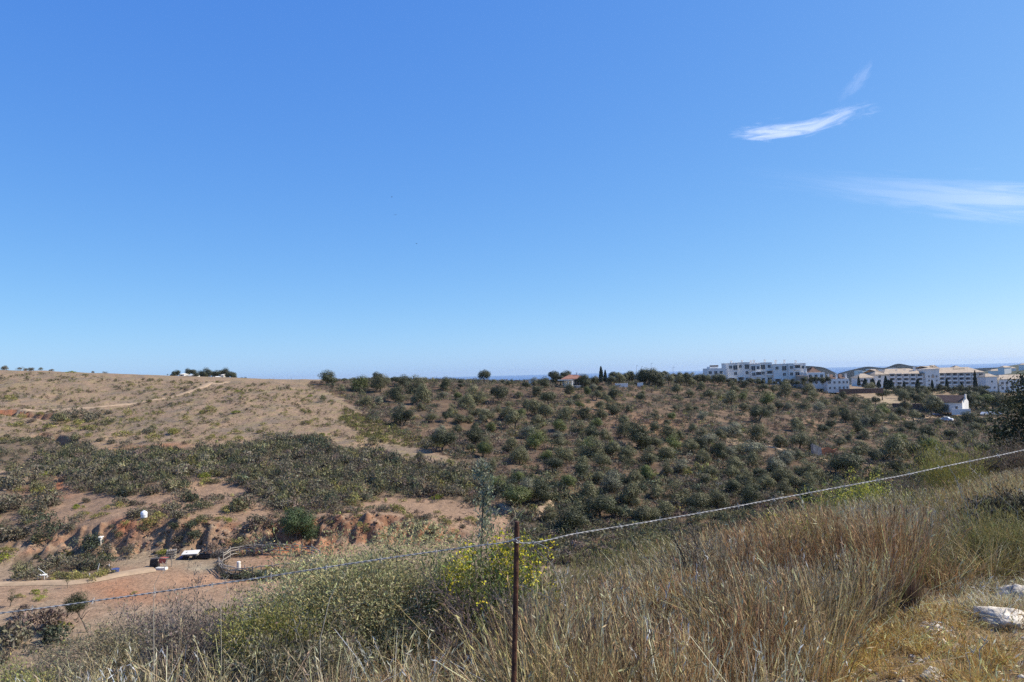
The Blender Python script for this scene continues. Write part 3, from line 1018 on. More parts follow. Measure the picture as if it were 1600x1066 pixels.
for k in range(16):
    px, py, Y = rr.uniform(1548, 1700), rr.uniform(580, 590), rr.uniform(900, 1400)
    p = at(px, py, Y)
    z = hz(p.x, Y)
    wd, hh = rr.uniform(3, 7), rr.uniform(4, 8)
    h = thing('white_house', 'x', 'house', (p.x, Y, z), rr.uniform(-.4, .4), 'houses scattered on the far plain')
    part('wall', MB().box(-wd, wd, 0, 8, -3, hh), h, M['white'])
    part('roof', MB().hip(-wd - .4, wd + .4, -.4, 8.4, hh, hh + 2, 3), h, M['tan_tile'])
    FARH.append((px, h))
for i, (px, h) in enumerate(sorted(FARH, key=lambda q: q[0])):
    h['label'] = ('leftmost' if i == 0 else 'rightmost' if i == 15 else ['', 'second', 'third', 'fourth', 'fifth', 'sixth', 'seventh', 'eighth', 'ninth', 'tenth', 'eleventh', 'twelfth', 'thirteenth', 'fourteenth', 'fifteenth'][i]) + ' tiny white house from the hotel across the wooded plain'

# brown boundary hedge-wall below the row houses
o_ = at(1355, 609.5, 335)
g = thing('brown_wall', 'long brown stone wall below the white row house', 'wall', (o_.x, 335, o_.z))
part('wall_run', MB().box(-12, 7, 0, .5, -1.5, .6), g, M['brown_tile'])
part('coping', MB().box(-12.1, 7.1, -.08, .58, .6, .72), g, M['stone'])
# orange ruin with a grey stone stub
o_ = hit(1293, 713, 120)
g = thing('ruin', 'crumbling orange earth ruin with a grey stone corner on the olive slope', 'ruin', o_, 0.15, None, 1.15)
part('earth_wall', MB().add([(-1.0, 0, -.5), (2.0, 0, -.5), (2.0, .7, -.5), (-1.0, .7, -.5), (-1.0, 0, 1.3), (0.2, 0, 1.7), (1.2, 0, 1.1), (2.0, 0, 1.4), (2.0, .7, 1.2), (1.2, .7, 1.0), (0.2, .7, 1.5), (-1.0, .7, 1.2)],
                            [(0, 1, 7, 6, 5, 4), (1, 2, 8, 7), (2, 3, 11, 10, 9, 8), (3, 0, 4, 11), (4, 5, 10, 11), (5, 6, 9, 10), (6, 7, 8, 9)]), g, M['orange'])
part('stone_corner', MB().add([(-2.6, -.2, -.5), (-1.1, -.2, -.5), (-1.1, .9, -.5), (-2.6, .9, -.5), (-2.9, -.1, 2.4), (-1.2, -.1, 1.6), (-1.1, .8, 1.4), (-2.7, .8, 2.1)],
                              [(0, 1, 5, 4), (1, 2, 6, 5), (2, 3, 7, 6), (3, 0, 4, 7), (4, 5, 6, 7)]), g, M['stone'])


def car(label, px, py, Y, paint, rz, L=4.3):
    p = hit(px, py, 200)
    Y = p.y
    c = thing('parked_car', label, 'car', (p.x, Y, p.z), rz, 'cars parked by the farmhouse')
    k = L / 4.3
    prof = [(-2.15, .35), (-2.12, .8), (-1.75, .95), (-1.15, 1.0), (-.6, 1.42), (.75, 1.45), (1.45, 1.02), (2.05, .92), (2.15, .6), (2.12, .35)]
    b = MB()
    n = len(prof)
    vs = [(x * k, -.85 + (.1 if z > 1.1 else 0), z) for x, z in prof] + [(x * k, .85 - (.1 if z > 1.1 else 0), z) for x, z in prof]
    b.add(vs, [tuple(range(n - 1, -1, -1)), tuple(range(n, 2 * n))] + [(i, (i + 1) % n, n + (i + 1) % n, n + i) for i in range(n)])
    part('body', b, c, M[paint])
    gl = MB()
    for s in (-1, 1):
        gl.add([(-1.0 * k, s * .86, 1.0), (1.3 * k, s * .86, 1.02), (.7 * k, s * .78, 1.38), (-.55 * k, s * .78, 1.36)], [(0, 1, 2, 3) if s < 0 else (3, 2, 1, 0)])
    part('side_window', gl, c, M['glass'])
    for x in (-1.35, 1.35):
        for s in (-.78, .78):
            wb = MB().tube([(x * k, s - .1, .32), (x * k, s + .1, .32)], .32, 12)
            part('wheel', wb, c, M['tyre'])
    for x, s in ((2.12, -.6), (2.12, .6)):
        part('headlight', MB().box(x * k - .04, x * k + .03, s - .15, s + .15, .62, .78), c, M['white_paint'])
    return c


car('dark plum car parked on the farm lane below the farmhouse', 1463, 652.5, 300, 'purple_paint', math.pi, 4.4)
car('white car on the lane just right of the dark plum car', 1479, 658.5, 288, 'white_paint', 2.4, 3.9)
car('pale silver car on the lane beside the dark tree', 1537, 650, 300, 'silver_paint', 0.9, 4.0)
car('white car parked right of the silver car under bushes', 1546, 649.5, 304, 'white_paint', 0.0, 4.4)
car('white van like car rightmost on the farm lane', 1556, 650, 304, 'white_paint', 0.1, 4.2)

# thin masts on the ridge and posts on the bare hill skyline
for px, y0, y1, Y, lab in [(1018, 595, 568, 300, 'tallest thin lamp post above the ridge trees'), (1003, 595, 573, 300, 'thin lamp post left of the tallest one on the ridge'), (995, 594, 572, 305, 'leftmost thin lamp post above the ridge trees'), (1052, 592, 574, 300, 'thin pole at the right of the ridge clearing')]:
    p, q = at(px, y0, Y), at(px, y1, Y)
    g = thing('lamp_post', lab, 'lamp post', (p.x, Y, p.z), 0, 'thin poles on the ridge')
    hh = q.z - p.z
    part('pole', MB().tube([(0, 0, -1), (0, 0, hh)], [.07, .045], 6), g, M['stone'])
    part('lamp_head', MB().tube([(0, 0, hh), (.25, 0, hh + .1), (.55, 0, hh + .06)], [.05, .05, .12], 6), g, M['stone'])
for k, px in enumerate([405, 421, 428, 436, 450, 455, 468]):
    p = hit(px, 598, 200)
    o = link('fence_post', MB().tube([(0, 0, -.3), (0.02, 0, 1.0), (0, 0, 1.0 + .35 * (k % 3))], [.05, .045, .04], 5).mesh('fence_post', M['wood']), None, p)
    tag(o, ('first', 'second', 'third', 'fourth', 'fifth', 'sixth', 'seventh')[k] + ' thin fence post from the left on the bare hill skyline', 'post', 'fence posts on the bare hilltop')

# ------------------------------------------------------------------ the valley camp


def gz(px, py, ymin=60):
    return hit(px, py, ymin)


cor = thing('corral', 'rustic oval corral of rough posts and rails on the valley floor', 'corral', gz(425, 893))
base = cor.location
ring = [(342, 889), (349, 880), (360, 873.5), (374, 869.5), (385, 868), (397, 867), (410, 866), (422, 865.5), (438, 865.5), (455, 866), (471, 867), (487, 870), (500, 876), (501, 882), (485, 890), (465, 895), (444, 898), (426, 900), (408, 902), (395, 903), (382, 904), (368, 904), (356, 902), (348, 896)]
rp = [gz(a, b) for a, b in ring]
pm = [MB().tube([(0, 0, -.3), (.02 * q, .01, .6), (.05 * (q - 1), -.02, 1.15 + .15 * q)], [.07, .065, .055], 6).mesh('corral_post', M['wood']) for q in range(3)]
for i, p in enumerate(rp):
    link('post', pm[i % 3], cor, p - base, i * 1.3)
rr = random.Random(3)
for i in range(len(rp)):
    a, b = rp[i] - base, rp[(i + 1) % len(rp)] - base
    for hgt in (0.45, 0.85, 1.15):
        if rr.random() < 0.1:
            continue
        e = Vector((0, 0, hgt + rr.uniform(-.12, .12)))
        f = Vector((0, 0, hgt + rr.uniform(-.12, .12)))
        md = (a + b) / 2 + Vector((rr.uniform(-.06, .06), 0, hgt + rr.uniform(-.1, .08)))
        part('rail', MB().tube([a + e, md, b + f], [.06, .065, .055], 5), cor, M['wood'])
# brush piled against the rails on the corral's left and front side
parts_ = []
for i in list(range(13, 24)) + [0, 3, 4, 5, 9, 10]:
    a, b = rp[i], rp[(i + 1) % len(rp)]
    n = 150 if i >= 13 or i == 0 else 60
    t = rng.random(n)[:, None]
    P = np.array(a)[None] * (1 - t) + np.array(b)[None] * t + rng.normal(0, [.18, .18, 0.02], (n, 3))
    D = unit(rng.normal(0, [.8, .8, .6], (n, 3)) + [0, 0, .55])
    c = jit((.11, .095, .075), n, .4)
    v_, f_, c_, _ = ribbons(P, D, rng.uniform(.5, 1.2, n), rng.uniform(.03, .07, n), rng.normal(0, .2, (n, 3)), 2, c)
    parts_.append((v_ - np.array(base), f_, c_))
v_, f_, c_ = join(parts_)
tag(link('brush', mesh_np('brush', v_, f_, M['straw'], c_), cor), None, None, None, 'stuff')
w = gz(373, 890)
o = link('water_barrel', MB().tube([(0, 0, 0), (0, 0, .08), (0, 0, .85), (0, 0, .9)], [.2, .22, .22, .19], 12).mesh('water_barrel', M['cream']), None, w)
tag(o, 'upright white barrel standing at the corral front', 'barrel')

# shelter of poles with dark tarp and red blanket
p = gz(252, 887)
sh = thing('pole_shelter', 'low pole shelter hung with a dark tarp and red blanket', 'shelter', p, -0.1)
for x, y in ((-.9, -.5), (.9, -.5), (-.9, .6), (.9, .6)):
    part('post', MB().tube([(x, y, -.3), (x + .02, y, 1.15)], [.05, .04], 6), sh, M['wood'])
part('tarp', MB().add([(-1.1, -.6, .15), (-1.0, -.55, 1.05), (-.1, -.45, 1.1), (-.25, -.5, .4), (-1.05, .65, 1.0), (-.1, .6, 1.05)], [(0, 3, 2, 1), (1, 2, 5, 4)]).box(-1.05, -.45, -.4, .5, 0, .6), sh, M['dark'])
part('blanket', MB().add([(.0, -.52, .62), (.9, -.55, .58), (.85, -.5, 1.16), (.02, -.5, 1.2), (.0, .3, 1.15), (.85, .3, 1.12)], [(0, 1, 2, 3), (3, 2, 5, 4)]), sh, M['redcloth'])
part('slab', MB().box(-.1, 1.1, -1.1, -.5, -.1, .22), sh, M['cream'])
part('beam', MB().tube([(-1.1, -.5, 1.15), (0, -.5, 1.2), (1.1, -.5, 1.13)], .04, 5), sh, M['wood'])
# stack of pallets
p = gz(267, 872)
pl = thing('pallet_stack', 'leaning stack of grey wooden pallets beside a yellow green bush', 'pallet stack', p, 0.2)
for k in range(4):
    b = MB()
    for j in range(3):
        b.box(-.55, .55, -.4 + j * .35, -.3 + j * .35, k * .28, k * .28 + .08)
    for j in range(5):
        b.box(-.55 + j * .24, -.42 + j * .24, -.42, .42, k * .28 + .082, k * .28 + .11)
    part('pallet', b, pl, M['wood'], loc=(.03 * k, .02 * k, 0), rz=.06 * k)
# flat cart with white top
p = gz(299, 873)
ct = thing('flat_cart', 'flat cart with a sloping white top on the camp floor', 'cart', p, 0.05)
part('top', MB().add([(-1.0, -.5, .55), (.9, -.5, .6), (.9, .5, .85), (-1.0, .5, .8), (-1.0, -.5, .62), (.9, -.5, .67), (.9, .5, .92), (-1.0, .5, .87)], [(0, 3, 2, 1), (4, 5, 6, 7), (0, 1, 5, 4), (1, 2, 6, 5), (2, 3, 7, 6), (3, 0, 4, 7)]), ct, M['cream'])
part('frame', MB().box(-.9, .8, -.4, .4, .38, .5), ct, M['wood'])
for x in (-.6, .5):
    for s in (-.48, .48):
        part('wheel', MB().tube([(x, s - .06, .25), (x, s + .06, .25)], .25, 10), ct, M['tyre'])
# trough
p = gz(316, 873)
tr = thing('trough', 'long black feeding trough right of the white topped cart', 'trough', p, 0.05)
b = MB()
b.box(-1.0, 1.0, -.3, .3, .08, .14).box(-1.0, 1.0, -.34, -.3, .1, .5).box(-1.0, 1.0, .3, .34, .1, .5).box(-1.04, -1.0, -.34, .34, .1, .5).box(1.0, 1.04, -.34, .34, .1, .5)
part('basin', b, tr, M['dark'])
for x in (-.8, .8):
    part('leg', MB().box(x - .05, x + .05, -.3, .3, -.1, .08), tr, M['wood'])
# blue sack and blue bin
p = gz(286, 874)
o = link('blue_sack', MB().tube([(-.45, 0, .12), (-.3, 0, .2), (.1, .03, .24), (.4, 0, .17), (.52, 0, .1)], [.05, .2, .22, .17, .03], 9).mesh('blue_sack', M['blue'], smooth=True), None, p)
tag(o, 'small blue sack lying left of the white topped cart', 'sack')
p = gz(180, 895)
bi = thing('blue_tub', 'round blue plastic tub on the earth beside the camp bushes', 'tub', p)
part('shell', MB().tube([(0, 0, 0), (0, 0, .4), (0, 0, .42), (0, 0, .1)], [.36, .44, .40, .33], 14, cap=False).tube([(0, 0, .08), (0, 0, .1)], .34, 14), bi, M['blue'])
part('rim', MB().tube([(.45 * math.cos(t), .45 * math.sin(t), .42) for t in np.linspace(0, 6.283, 17)], .03, 5), bi, M['blue'])
# white water tank
p = gz(225, 811)
wt = thing('water_tank', 'round white water tank among bushes above the red bank', 'water tank', p, 0, None, .72)
part('pipe', MB().tube([(.5, -.2, .1), (.8, -.3, .05), (1.3, -.5, -.1)], .03, 5), wt, M['dark'])
part('tap_band', MB().tube([(0, 0, .5), (0, 0, .54)], .565, 16), wt, M['stone'])
part('drum', MB().tube([(0, 0, 0), (0, 0, .1), (0, 0, .95), (0, 0, 1.12), (0, 0, 1.22)], [.5, .55, .55, .42, .16], 16), wt, M['white_paint'], smooth=True)
part('cap', MB().tube([(0, 0, 1.2), (0, 0, 1.3)], .17, 10), wt, M['white_paint'])
# white hut box in the bush and the steps below it
p = gz(151, 849)
ht = thing('hut', 'small white topped hut half hidden in a dark bush', 'hut', p, 0.15)
ht.location.z -= .35
part('wall', MB().box(-.6, .6, -.4, .4, -.3, 1.0), ht, M['cream'])
part('door', MB().box(-.25, .2, -.44, -.4, .1, .85), ht, M['wood'])
part('roof', MB().box(-.68, .68, -.5, .5, 1.0, 1.1), ht, M['white'])
p = gz(163, 868)
st = thing('steps', 'short flight of wooden plank steps below the white hut', 'steps', p, 0.1)
for k in range(5):
    part('tread', MB().box(-.35, .35, k * .26 - .12, k * .26 + .13, k * .24, k * .24 + .06), st, M['wood'])
for s in (-.38, .36):
    part('stringer', MB().tube([(s, -.1, 0), (s, 1.25, 1.12)], .05, 5), st, M['wood'])
# white table with leaning pole
p = gz(66, 905)
tb = thing('white_table', 'small white table at the left end of the camp bushes', 'table', p, 0.1)
part('top', MB().box(-.4, .4, -.3, .3, .42, .48), tb, M['white'])
for x in (-.34, .34):
    for y in (-.25, .25):
        part('leg', MB().box(x - .03, x + .03, y - .03, y + .03, -.1, .42), tb, M['white'])
p = gz(75, 902)
o = link('leaning_pole', MB().tube([(0, 0, 0.05), (-.5, 0, .55), (-1.05, 0, .95)], .035, 5).mesh('leaning_pole', M['white_paint']), None, p)
tag(o, 'white pole leaning over the small white table', 'pole')
p = gz(152, 895)
o = link('leaning_pole', MB().tube([(0, 0, -.1), (.1, 0, .5), (.24, 0, 1.0)], .03, 5).mesh('leaning_pole', M['white_paint']), None, p)
tag(o, 'thin white pole leaning in the dark camp bushes', 'pole')
for px, py, hh, lab in [(140, 904, .55, 'short white stake in front of the camp bushes'), (170.5, 890, .6, 'white topped stake left of the blue tub'), (345, 868, .9, 'pale post at the brush pile left of the corral'), (333, 872, 1.1, 'thin pale post at the left end of the brush pile')]:
    p = gz(px, py)
    o = link('stake', MB().tube([(0, 0, -.2), (0, 0, hh * .9), (0.01, 0, hh)], [.04, .04, .02], 6).mesh('stake', M['white_paint'] if 'white' in lab else M['wood']), None, p)
    tag(o, lab, 'stake')
# brush pile
p = gz(346, 869)
n = 700
P = np.stack([rng.uniform(-1.4, 1.4, n), rng.normal(0, .35, n), rng.uniform(0, .7, n) * 1.0], -1)
P[:, 2] *= 1 - (P[:, 0] / 1.6) ** 2
D = unit(rng.normal(0, [1, .6, .45], (n, 3)) + [0, 0, .25])
v_, f_, c_, _ = ribbons(P, D, rng.uniform(.4, 1.0, n), rng.uniform(.02, .05, n), rng.normal(0, .2, (n, 3)), 2, jit((.19, .17, .15), n, .3))
o = link('brush_pile', mesh_np('brush_pile', v_, f_, M['straw'], c_), None, p)
tag(o, 'grey pile of cut branches left of the corral', 'brush pile')

# ------------------------------------------------------------------ labels that single a plant out
MARKS = [('the red villa', 897, 597), ('the two slim cypresses', 942, 590), ('the white apartment block', 1197, 588), ('the hotel', 1450, 596),
         ('the white farmhouse', 1468, 632), ('the orange ruin', 1297, 708), ('the sandy path', 1220, 703), ('the big ridge tree', 1014, 596),
         ('the red gully', 815, 800), ('the bare hill edge', 560, 645), ('the ridge driveway', 985, 602), ('the brown stone wall', 1350, 608),
         ('the rough oval corral', 425, 890), ('the round white tank', 225, 804), ('the pole shelter', 252, 880), ('the dark carob tree', 465, 815),
         ('the dirt track', 250, 624), ('the hilltop houses', 320, 588), ('the white hut', 151, 840), ('the white table', 66, 902), ('the grey scrub band', 430, 735),
         ('the red earth bank', 620, 820), ('the hilltop skyline', 60, 580), ('the plum car', 1463, 650), ('the rounded clearing bush', 1324, 728), ('the dark terrace cut', 105, 688)]
NAMED = []


def describe(px, py, noun):
    best, bd = None, 1e9
    for nm, mx, my in MARKS:
        d = math.hypot(px - mx, (py - my) * 1.5)
        if d < bd:
            best, bd, bm = nm, d, (mx, my)
    dx, dy = px - bm[0], py - bm[1]
    dist = '' if bd < 28 else ('some way ' if bd < 70 else 'well ')
    if abs(dy) > 1.6 * abs(dx):
        rel = 'below' if dy > 0 else 'above'
    elif abs(dx) > 2.2 * abs(dy):
        rel = 'right of' if dx > 0 else 'left of'
    else:
        rel = ('below and ' if dy > 0 else 'above and ') + ('right of' if dx > 0 else 'left of')
    return f'{noun} {dist}{rel} {best}'


ORD = ['leftmost', 'second', 'third', 'fourth', 'fifth', 'sixth', 'seventh', 'eighth', 'ninth', 'tenth', 'eleventh', 'twelfth', 'thirteenth', 'fourteenth', 'fifteenth', 'sixteenth']


def settle_labels():
    by = {}
    for o, px, lab in NAMED:
        by.setdefault(lab, []).append((px, o))
    for lab, lst in by.items():
        lst.sort(key=lambda q: q[0])
        for i, (px, o) in enumerate(lst):
            if len(lst) == 1:
                o['label'] = lab
            elif len(lst) == 2:
                o['label'] = lab + (', leftmost' if i == 0 else ', rightmost')
            else:
                o['label'] = lab + (', leftmost' if i == 0 else (', rightmost' if i == len(lst) - 1 else f', {ORD[min(i, 15)]}'))


# ------------------------------------------------------------------ tree meshes (unit crown width)
TONE = {'c': (.062, .088, .034), 'g': (.150, .142, .068), 'd': (.076, .080, .038), 'b': (.132, .148, .045), 's': (.205, .198, .125)}
TWORD = {'g': 'grey green', 'd': 'dark green', 'b': 'bright green', 's': 'silvery'}


def crown_np(seed, n, hgt=0.8, lobes=11, leaf=(.05, .10), wid=.45, tone='g', z0=.22, spread=1.0):
    r = np.random.default_rng(seed)
    th = r.uniform(0, 2 * math.pi, lobes)
    rad = np.sqrt(r.uniform(0.0, 1, lobes)) * .30 * spread
    lz = z0 + .2 + (hgt - z0 - .36) * r.random(lobes) * (1 - .55 * (rad / .3) ** 2)
    lc = np.stack([rad * np.cos(th), rad * np.sin(th), lz], -1)
    lr = r.uniform(.17, .27, lobes)
    ltone = np.exp(r.normal(0, .16, lobes))
    k = r.integers(0, lobes, n)
    d = unit(r.normal(size=(n, 3)) + [0, 0, .15])
    rr_ = lr[k] * (1 - .55 * r.random(n) ** 2.0) * (1 + .25 * (r.random(n) > .93))
    P = lc[k] + d * rr_[:, None] * [1, 1, .85]
    P[:, 2] = np.maximum(P[:, 2], z0 * .5)
    nn = unit(d + r.normal(0, .28, (n, 3)))
    col = jit(TONE[tone], n, .16, .05, r) * ltone[k][:, None]
    pale = r.random(n) < (.10 if tone in 'gs' else .03)
    col[pale] *= 1.7
    return leaves(P, nn, r.uniform(*leaf, n), r.uniform(*leaf, n) * wid, col, r)


def trunk_mesh(seed, h=.42, rad=.035):
    r = random.Random(seed)
    b = MB()
    top = Vector((r.uniform(-.05, .05), r.uniform(-.05, .05), h * .5))
    b.tube([(0, 0, -.1), (r.uniform(-.02, .02), 0, h * .22), top], [rad * 1.3, rad, rad * .8], 6)
    for k in range(4):
        a = k * 1.57 + r.uniform(-.5, .5)
        e = top + Vector((math.cos(a) * .2, math.sin(a) * .2, h * .6))
        b.tube([top, (top + e) / 2 + Vector((0, 0, .02)), e], [rad * .65, rad * .45, rad * .2], 5, cap=False)
    return b.mesh('trunk', M['bark'])


CROWN, TRUNK = {}, [trunk_mesh(s) for s in range(4)]
for t in 'gdbs':
    CROWN[t] = []
    for s in range(4):
        V, F, K = crown_np(100 + s * 7 + ord(t), 4600, hgt=(.80, .92, .74, .84)[s], lobes=(13, 15, 11, 14)[s], tone=t, z0=(.06, -.08, .14, -.06)[s], leaf=(.028, .055), wid=.55)
        V[:, 2] = np.maximum(V[:, 2], -.02)
        CROWN[t].append(mesh_np('crown', V, F, M['leaf'], K))

# centre x, base y, crown width in pixels, tone
TREES = '''511 601 25 d;562 611 24 b;589 598 17 d;594 613 28 g;629 604 22 d;648 615 28 g;618 630 27 d;658 632 30 g;572 636 20 g;625 648 21 s;632 665 32 d;675 660 18 g;707 647 18 g
728 639 29 g;715 625 16 b;744 630 30 g;697 610 20 d;757 599 21 d;719 662 20 g;756 662 17 g;742 650 22 g;688 681 18 s;692 704 40 d;742 694 32 d;755 714 30 b;657 718 14 g;567 618 10 g
785 599 9 d;822 608 14 d;838 619 17 d;850 606 18 d;857 634 27 d;865 597 20 d;885 589 17 d;780 630 28 d;794 636 12 g;824 638 18 g;811 622 12 g;890 616 16 g;917 620 16 b;913 606 22 d;927 612 14 s
904 627 14 g;932 625 15 g;943 623 14 g;960 624 24 d;1001 629 15 d;955 601 14 g;932 602 15 g;961 592 19 d;972 598 13 s;987 597 20 d;1014 604 30 d;960 649 20 d;938 654 20 g;912 657 26 d;983 645 12 g
883 660 24 g;854 657 26 g;836 650 24 g;812 657 24 b;794 657 24 g;761 660 25 g;805 671 28 g;840 667 24 g;875 674 20 b;903 680 24 g;924 687 26 d;931 669 20 b;976 685 24 g;824 685 27 s;843 685 20 g
836 702 34 b;798 706 30 g;873 702 24 g;906 699 16 g;946 690 22 g;957 713 26 g;997 702 40 d;924 718 32 g;854 719 20 b;812 722 28 g;878 722 28 g;980 720 24 g;1013 716 20 g
1011 701 20 d;1026 702 24 g;1043 688 24 g;1063 688 16 g;1082 678 16 g;1023 676 18 d;1043 667 12 g;1075 643 14 g;1024 653 14 g;1051 657 14 b;1093 706 28 d;1108 697 26 s;1126 688 20 g;1143 683 31 s
1077 711 24 g;1042 718 24 g;1122 718 28 d;1099 720 20 g;1156 710 22 g;1143 715 22 s;1187 660 27 d;1203 650 20 g;1217 641 13 d;1143 632 24 g;1110 625 20 g;1164 643 16 g;1161 627 16 b;1198 634 24 b
1192 613 16 d;1217 601 14 d;1164 606 14 d;1096 611 16 g;1063 603 18 g;1080 604 16 g;1059 618 18 g;1077 622 14 g;1030 606 22 d;1054 590 12 g;1245 674 26 g;1245 603 18 g;1227 622 26 g;1264 617 18 g
1255 641 20 g;1269 629 18 g;1268 666 10 g;1184 692 30 g;1219 701 26 g;1250 701 28 g;1268 706 22 g;1177 718 30 s;1229 720 24 s;1248 715 16 g;1208 615 14 g;1124 603 22 d;1143 596 14 g;1168 589 20 d;1199 590 18 d
1149 615 16 g;1126 624 14 g;1279 606 27 d;1304 609 19 g;1360 614 16 g;1379 625 18 d;1389 618 10 d;1265 613 14 g;1316 624 14 d;1335 632 16 g;1354 641 18 g;1368 632 14 d;1381 648 21 b;1363 664 26 g;1340 678 20 d
1353 667 16 s;1375 657 18 g;1407 653 20 d;1416 645 19 g;1410 627 12 d;1431 634 16 g;1442 628 14 b;1461 646 30 g;1482 650 24 d;1493 640 10 g;1515 662 25 d;1428 659 18 g;1440 655 9 d;1466 666 14 g;1421 674 22 d
1395 662 16 g;1381 678 14 s;1410 678 14 g;1447 683 20 d;1486 687 18 d;1409 694 20 b;1395 718 48 g;1423 713 24 d;1347 711 24 g;1324 745 42 d;1312 700 18 g;1286 678 18 d;1300 669 18 d;1302 652 16 g;1321 660 18 d
1318 645 14 g;1279 643 18 s;1270 625 16 g;1288 634 16 g;1307 630 14 g;1335 660 18 g;1500 667 14 g;1521 688 16 g;1508 699 24 g;1498 708 18 s;1456 711 34 b;1472 716 20 g;1445 700 24 g
782 770 26 b;845 787 34 d;808 794 46 b;887 765 28 b;869 738 32 d;812 726 26 g;917 784 36 g;957 769 34 s;936 754 22 g;911 733 20 g;941 731 26 g;939 814 48 d;894 836 52 d;987 791 34 g;992 759 24 g;1013 752 20 b
980 724 22 g;1015 726 20 d;957 714 24 g;1010 819 36 g;862 814 26 g;768 733 16 g;1010 750 24 b;1040 743 22 g;1066 738 28 s;1016 727 24 g;1040 718 22 g;1100 725 22 g;1149 738 30 g;1143 748 24 g;1164 757 24 g
1175 732 26 g;1187 748 20 d;1212 741 33 s;1229 725 20 s;1248 717 14 g;1257 743 26 g;1059 787 34 g;1093 802 37 g;1122 799 33 g;1028 781 28 g;1010 816 32 g;1038 810 30 g;1173 797 32 d;1145 769 20 d;1196 767 28 g
1222 774 26 g;1222 755 24 g;1261 790 34 d;1243 764 22 g;1261 767 26 g;1370 747 18 g;1402 741 28 d;1449 732 30 g;1477 743 20 d;1504 719 18 b;1564 724 28 d;1534 713 26 d;1579 707 26 d;1266 745 24 g'''
have = [tuple(map(float, q.split()[:2])) for q in TREES.replace('\n', ';').split(';')]
rq = random.Random(99)
FILL = [(500, 612), (560, 606), (760, 602), (1040, 600), (1260, 606), (1420, 650), (1600, 664), (1600, 715), (1300, 760), (1000, 830), (850, 838), (790, 780), (760, 725), (690, 690), (600, 650)]
while len(have) < 318:
    qx, qy = rq.uniform(500, 1600), rq.uniform(602, 830)
    if not inpoly([qx], [qy], FILL)[0]:
        continue
    wq = 12 + (qy - 600) * .085
    if min(math.hypot(qx - a, qy - b) for a, b in ((1295, 712), (1290, 722), (1200, 700), (1250, 712), (1172, 692), (1350, 738), (1470, 640))) < 20:
        continue
    if min(math.hypot(qx - a, (qy - b) * 1.5) for a, b in have) < wq * .75:
        continue
    have.append((qx, qy))
    TREES += f';{qx:.0f} {qy:.0f} {wq * rq.uniform(.75, 1.1):.0f} {rq.choice("ggggddsb")}'
kk = 0
rr = random.Random(11)
for row in TREES.replace('\n', ';').split(';'):
    a = row.split()
    px, py, w, t = float(a[0]), float(a[1]), float(a[2]), a[3]
    p = hit(px, py, 80)
    if p.y > 460:
        p = Vector((at(px, py, 300).x, 300, hz(at(px, py, 300).x, 300)))
    W = w * p.y / FPX * 1.27
    kind = rr.randrange(4)
    size = 'small' if W < 3.2 else ('large' if W > 5.6 else 'mid sized')
    root = thing('olive_tree', 'x', 'tree', p, rr.uniform(0, 6.28), 'olive and carob trees on the far slope')
    sc = (W * rr.uniform(.85, 1.18), W * rr.uniform(.85, 1.18), W * rr.uniform(.78, 1.12))
    link('trunk', TRUNK[kk % 4], root, None, 0, sc)
    link('crown', CROWN[t][kind], root, None, 0, sc)
    NAMED.append((root, px, describe(px, py - w * .4, f'{size} {TWORD[t]} tree')))
    kk += 1

# cypresses and garden trees round the houses


def spire_np(seed, n, tone='d'):
    r = np.random.default_rng(seed)
    z = r.random(n) ** .8
    rad = .5 * np.clip(1.15 * (1 - z) ** .6 * np.minimum(1, (z + .05) * 6), 0, 1) * r.uniform(.75, 1.02, n)
    a = r.uniform(0, 6.283, n)
    P = np.stack([rad * np.cos(a), rad * np.sin(a), z], -1)
    nn = unit(np.stack([np.cos(a), np.sin(a), r.normal(.2, .4, n)], -1) + r.normal(0, .4, (n, 3)))
    return P, nn, r


SP = []
for s in range(3):
    P, nn, r = spire_np(200 + s, 700)
    n = len(P)
    V, F, K = leaves(P, nn, r.uniform(.12, .26, n), r.uniform(.08, .16, n), jit((.026, .038, .022), n, .2, .05, r), r, np.stack([r.normal(0, .3, n), r.normal(0, .3, n), np.full(n, .35)], -1))
    V = V.reshape(-1, 3)
    V[:, 2] = np.clip(V[:, 2], 0, 1.04)
    SP.append(mesh_np('crown', V, F, M['leaf'], K))
CYT = MB().tube([(0, 0, -.15), (0, 0, .3)], [.06, .04], 6).mesh('trunk', M['bark'])


def cypress(px, py, hpx, wpx, Y, lab, s=0):
    p = at(px, py, Y)
    root = thing('cypress_tree', lab, 'tree', p, s * 1.1, 'cypresses round the houses')
    H, Wd = hpx * Y / FPX, wpx * Y / FPX
    link('trunk', CYT, root, None, 0, (H, H, H * .3))
    link('crown', SP[s % 3], root, None, 0, (Wd, Wd, H))


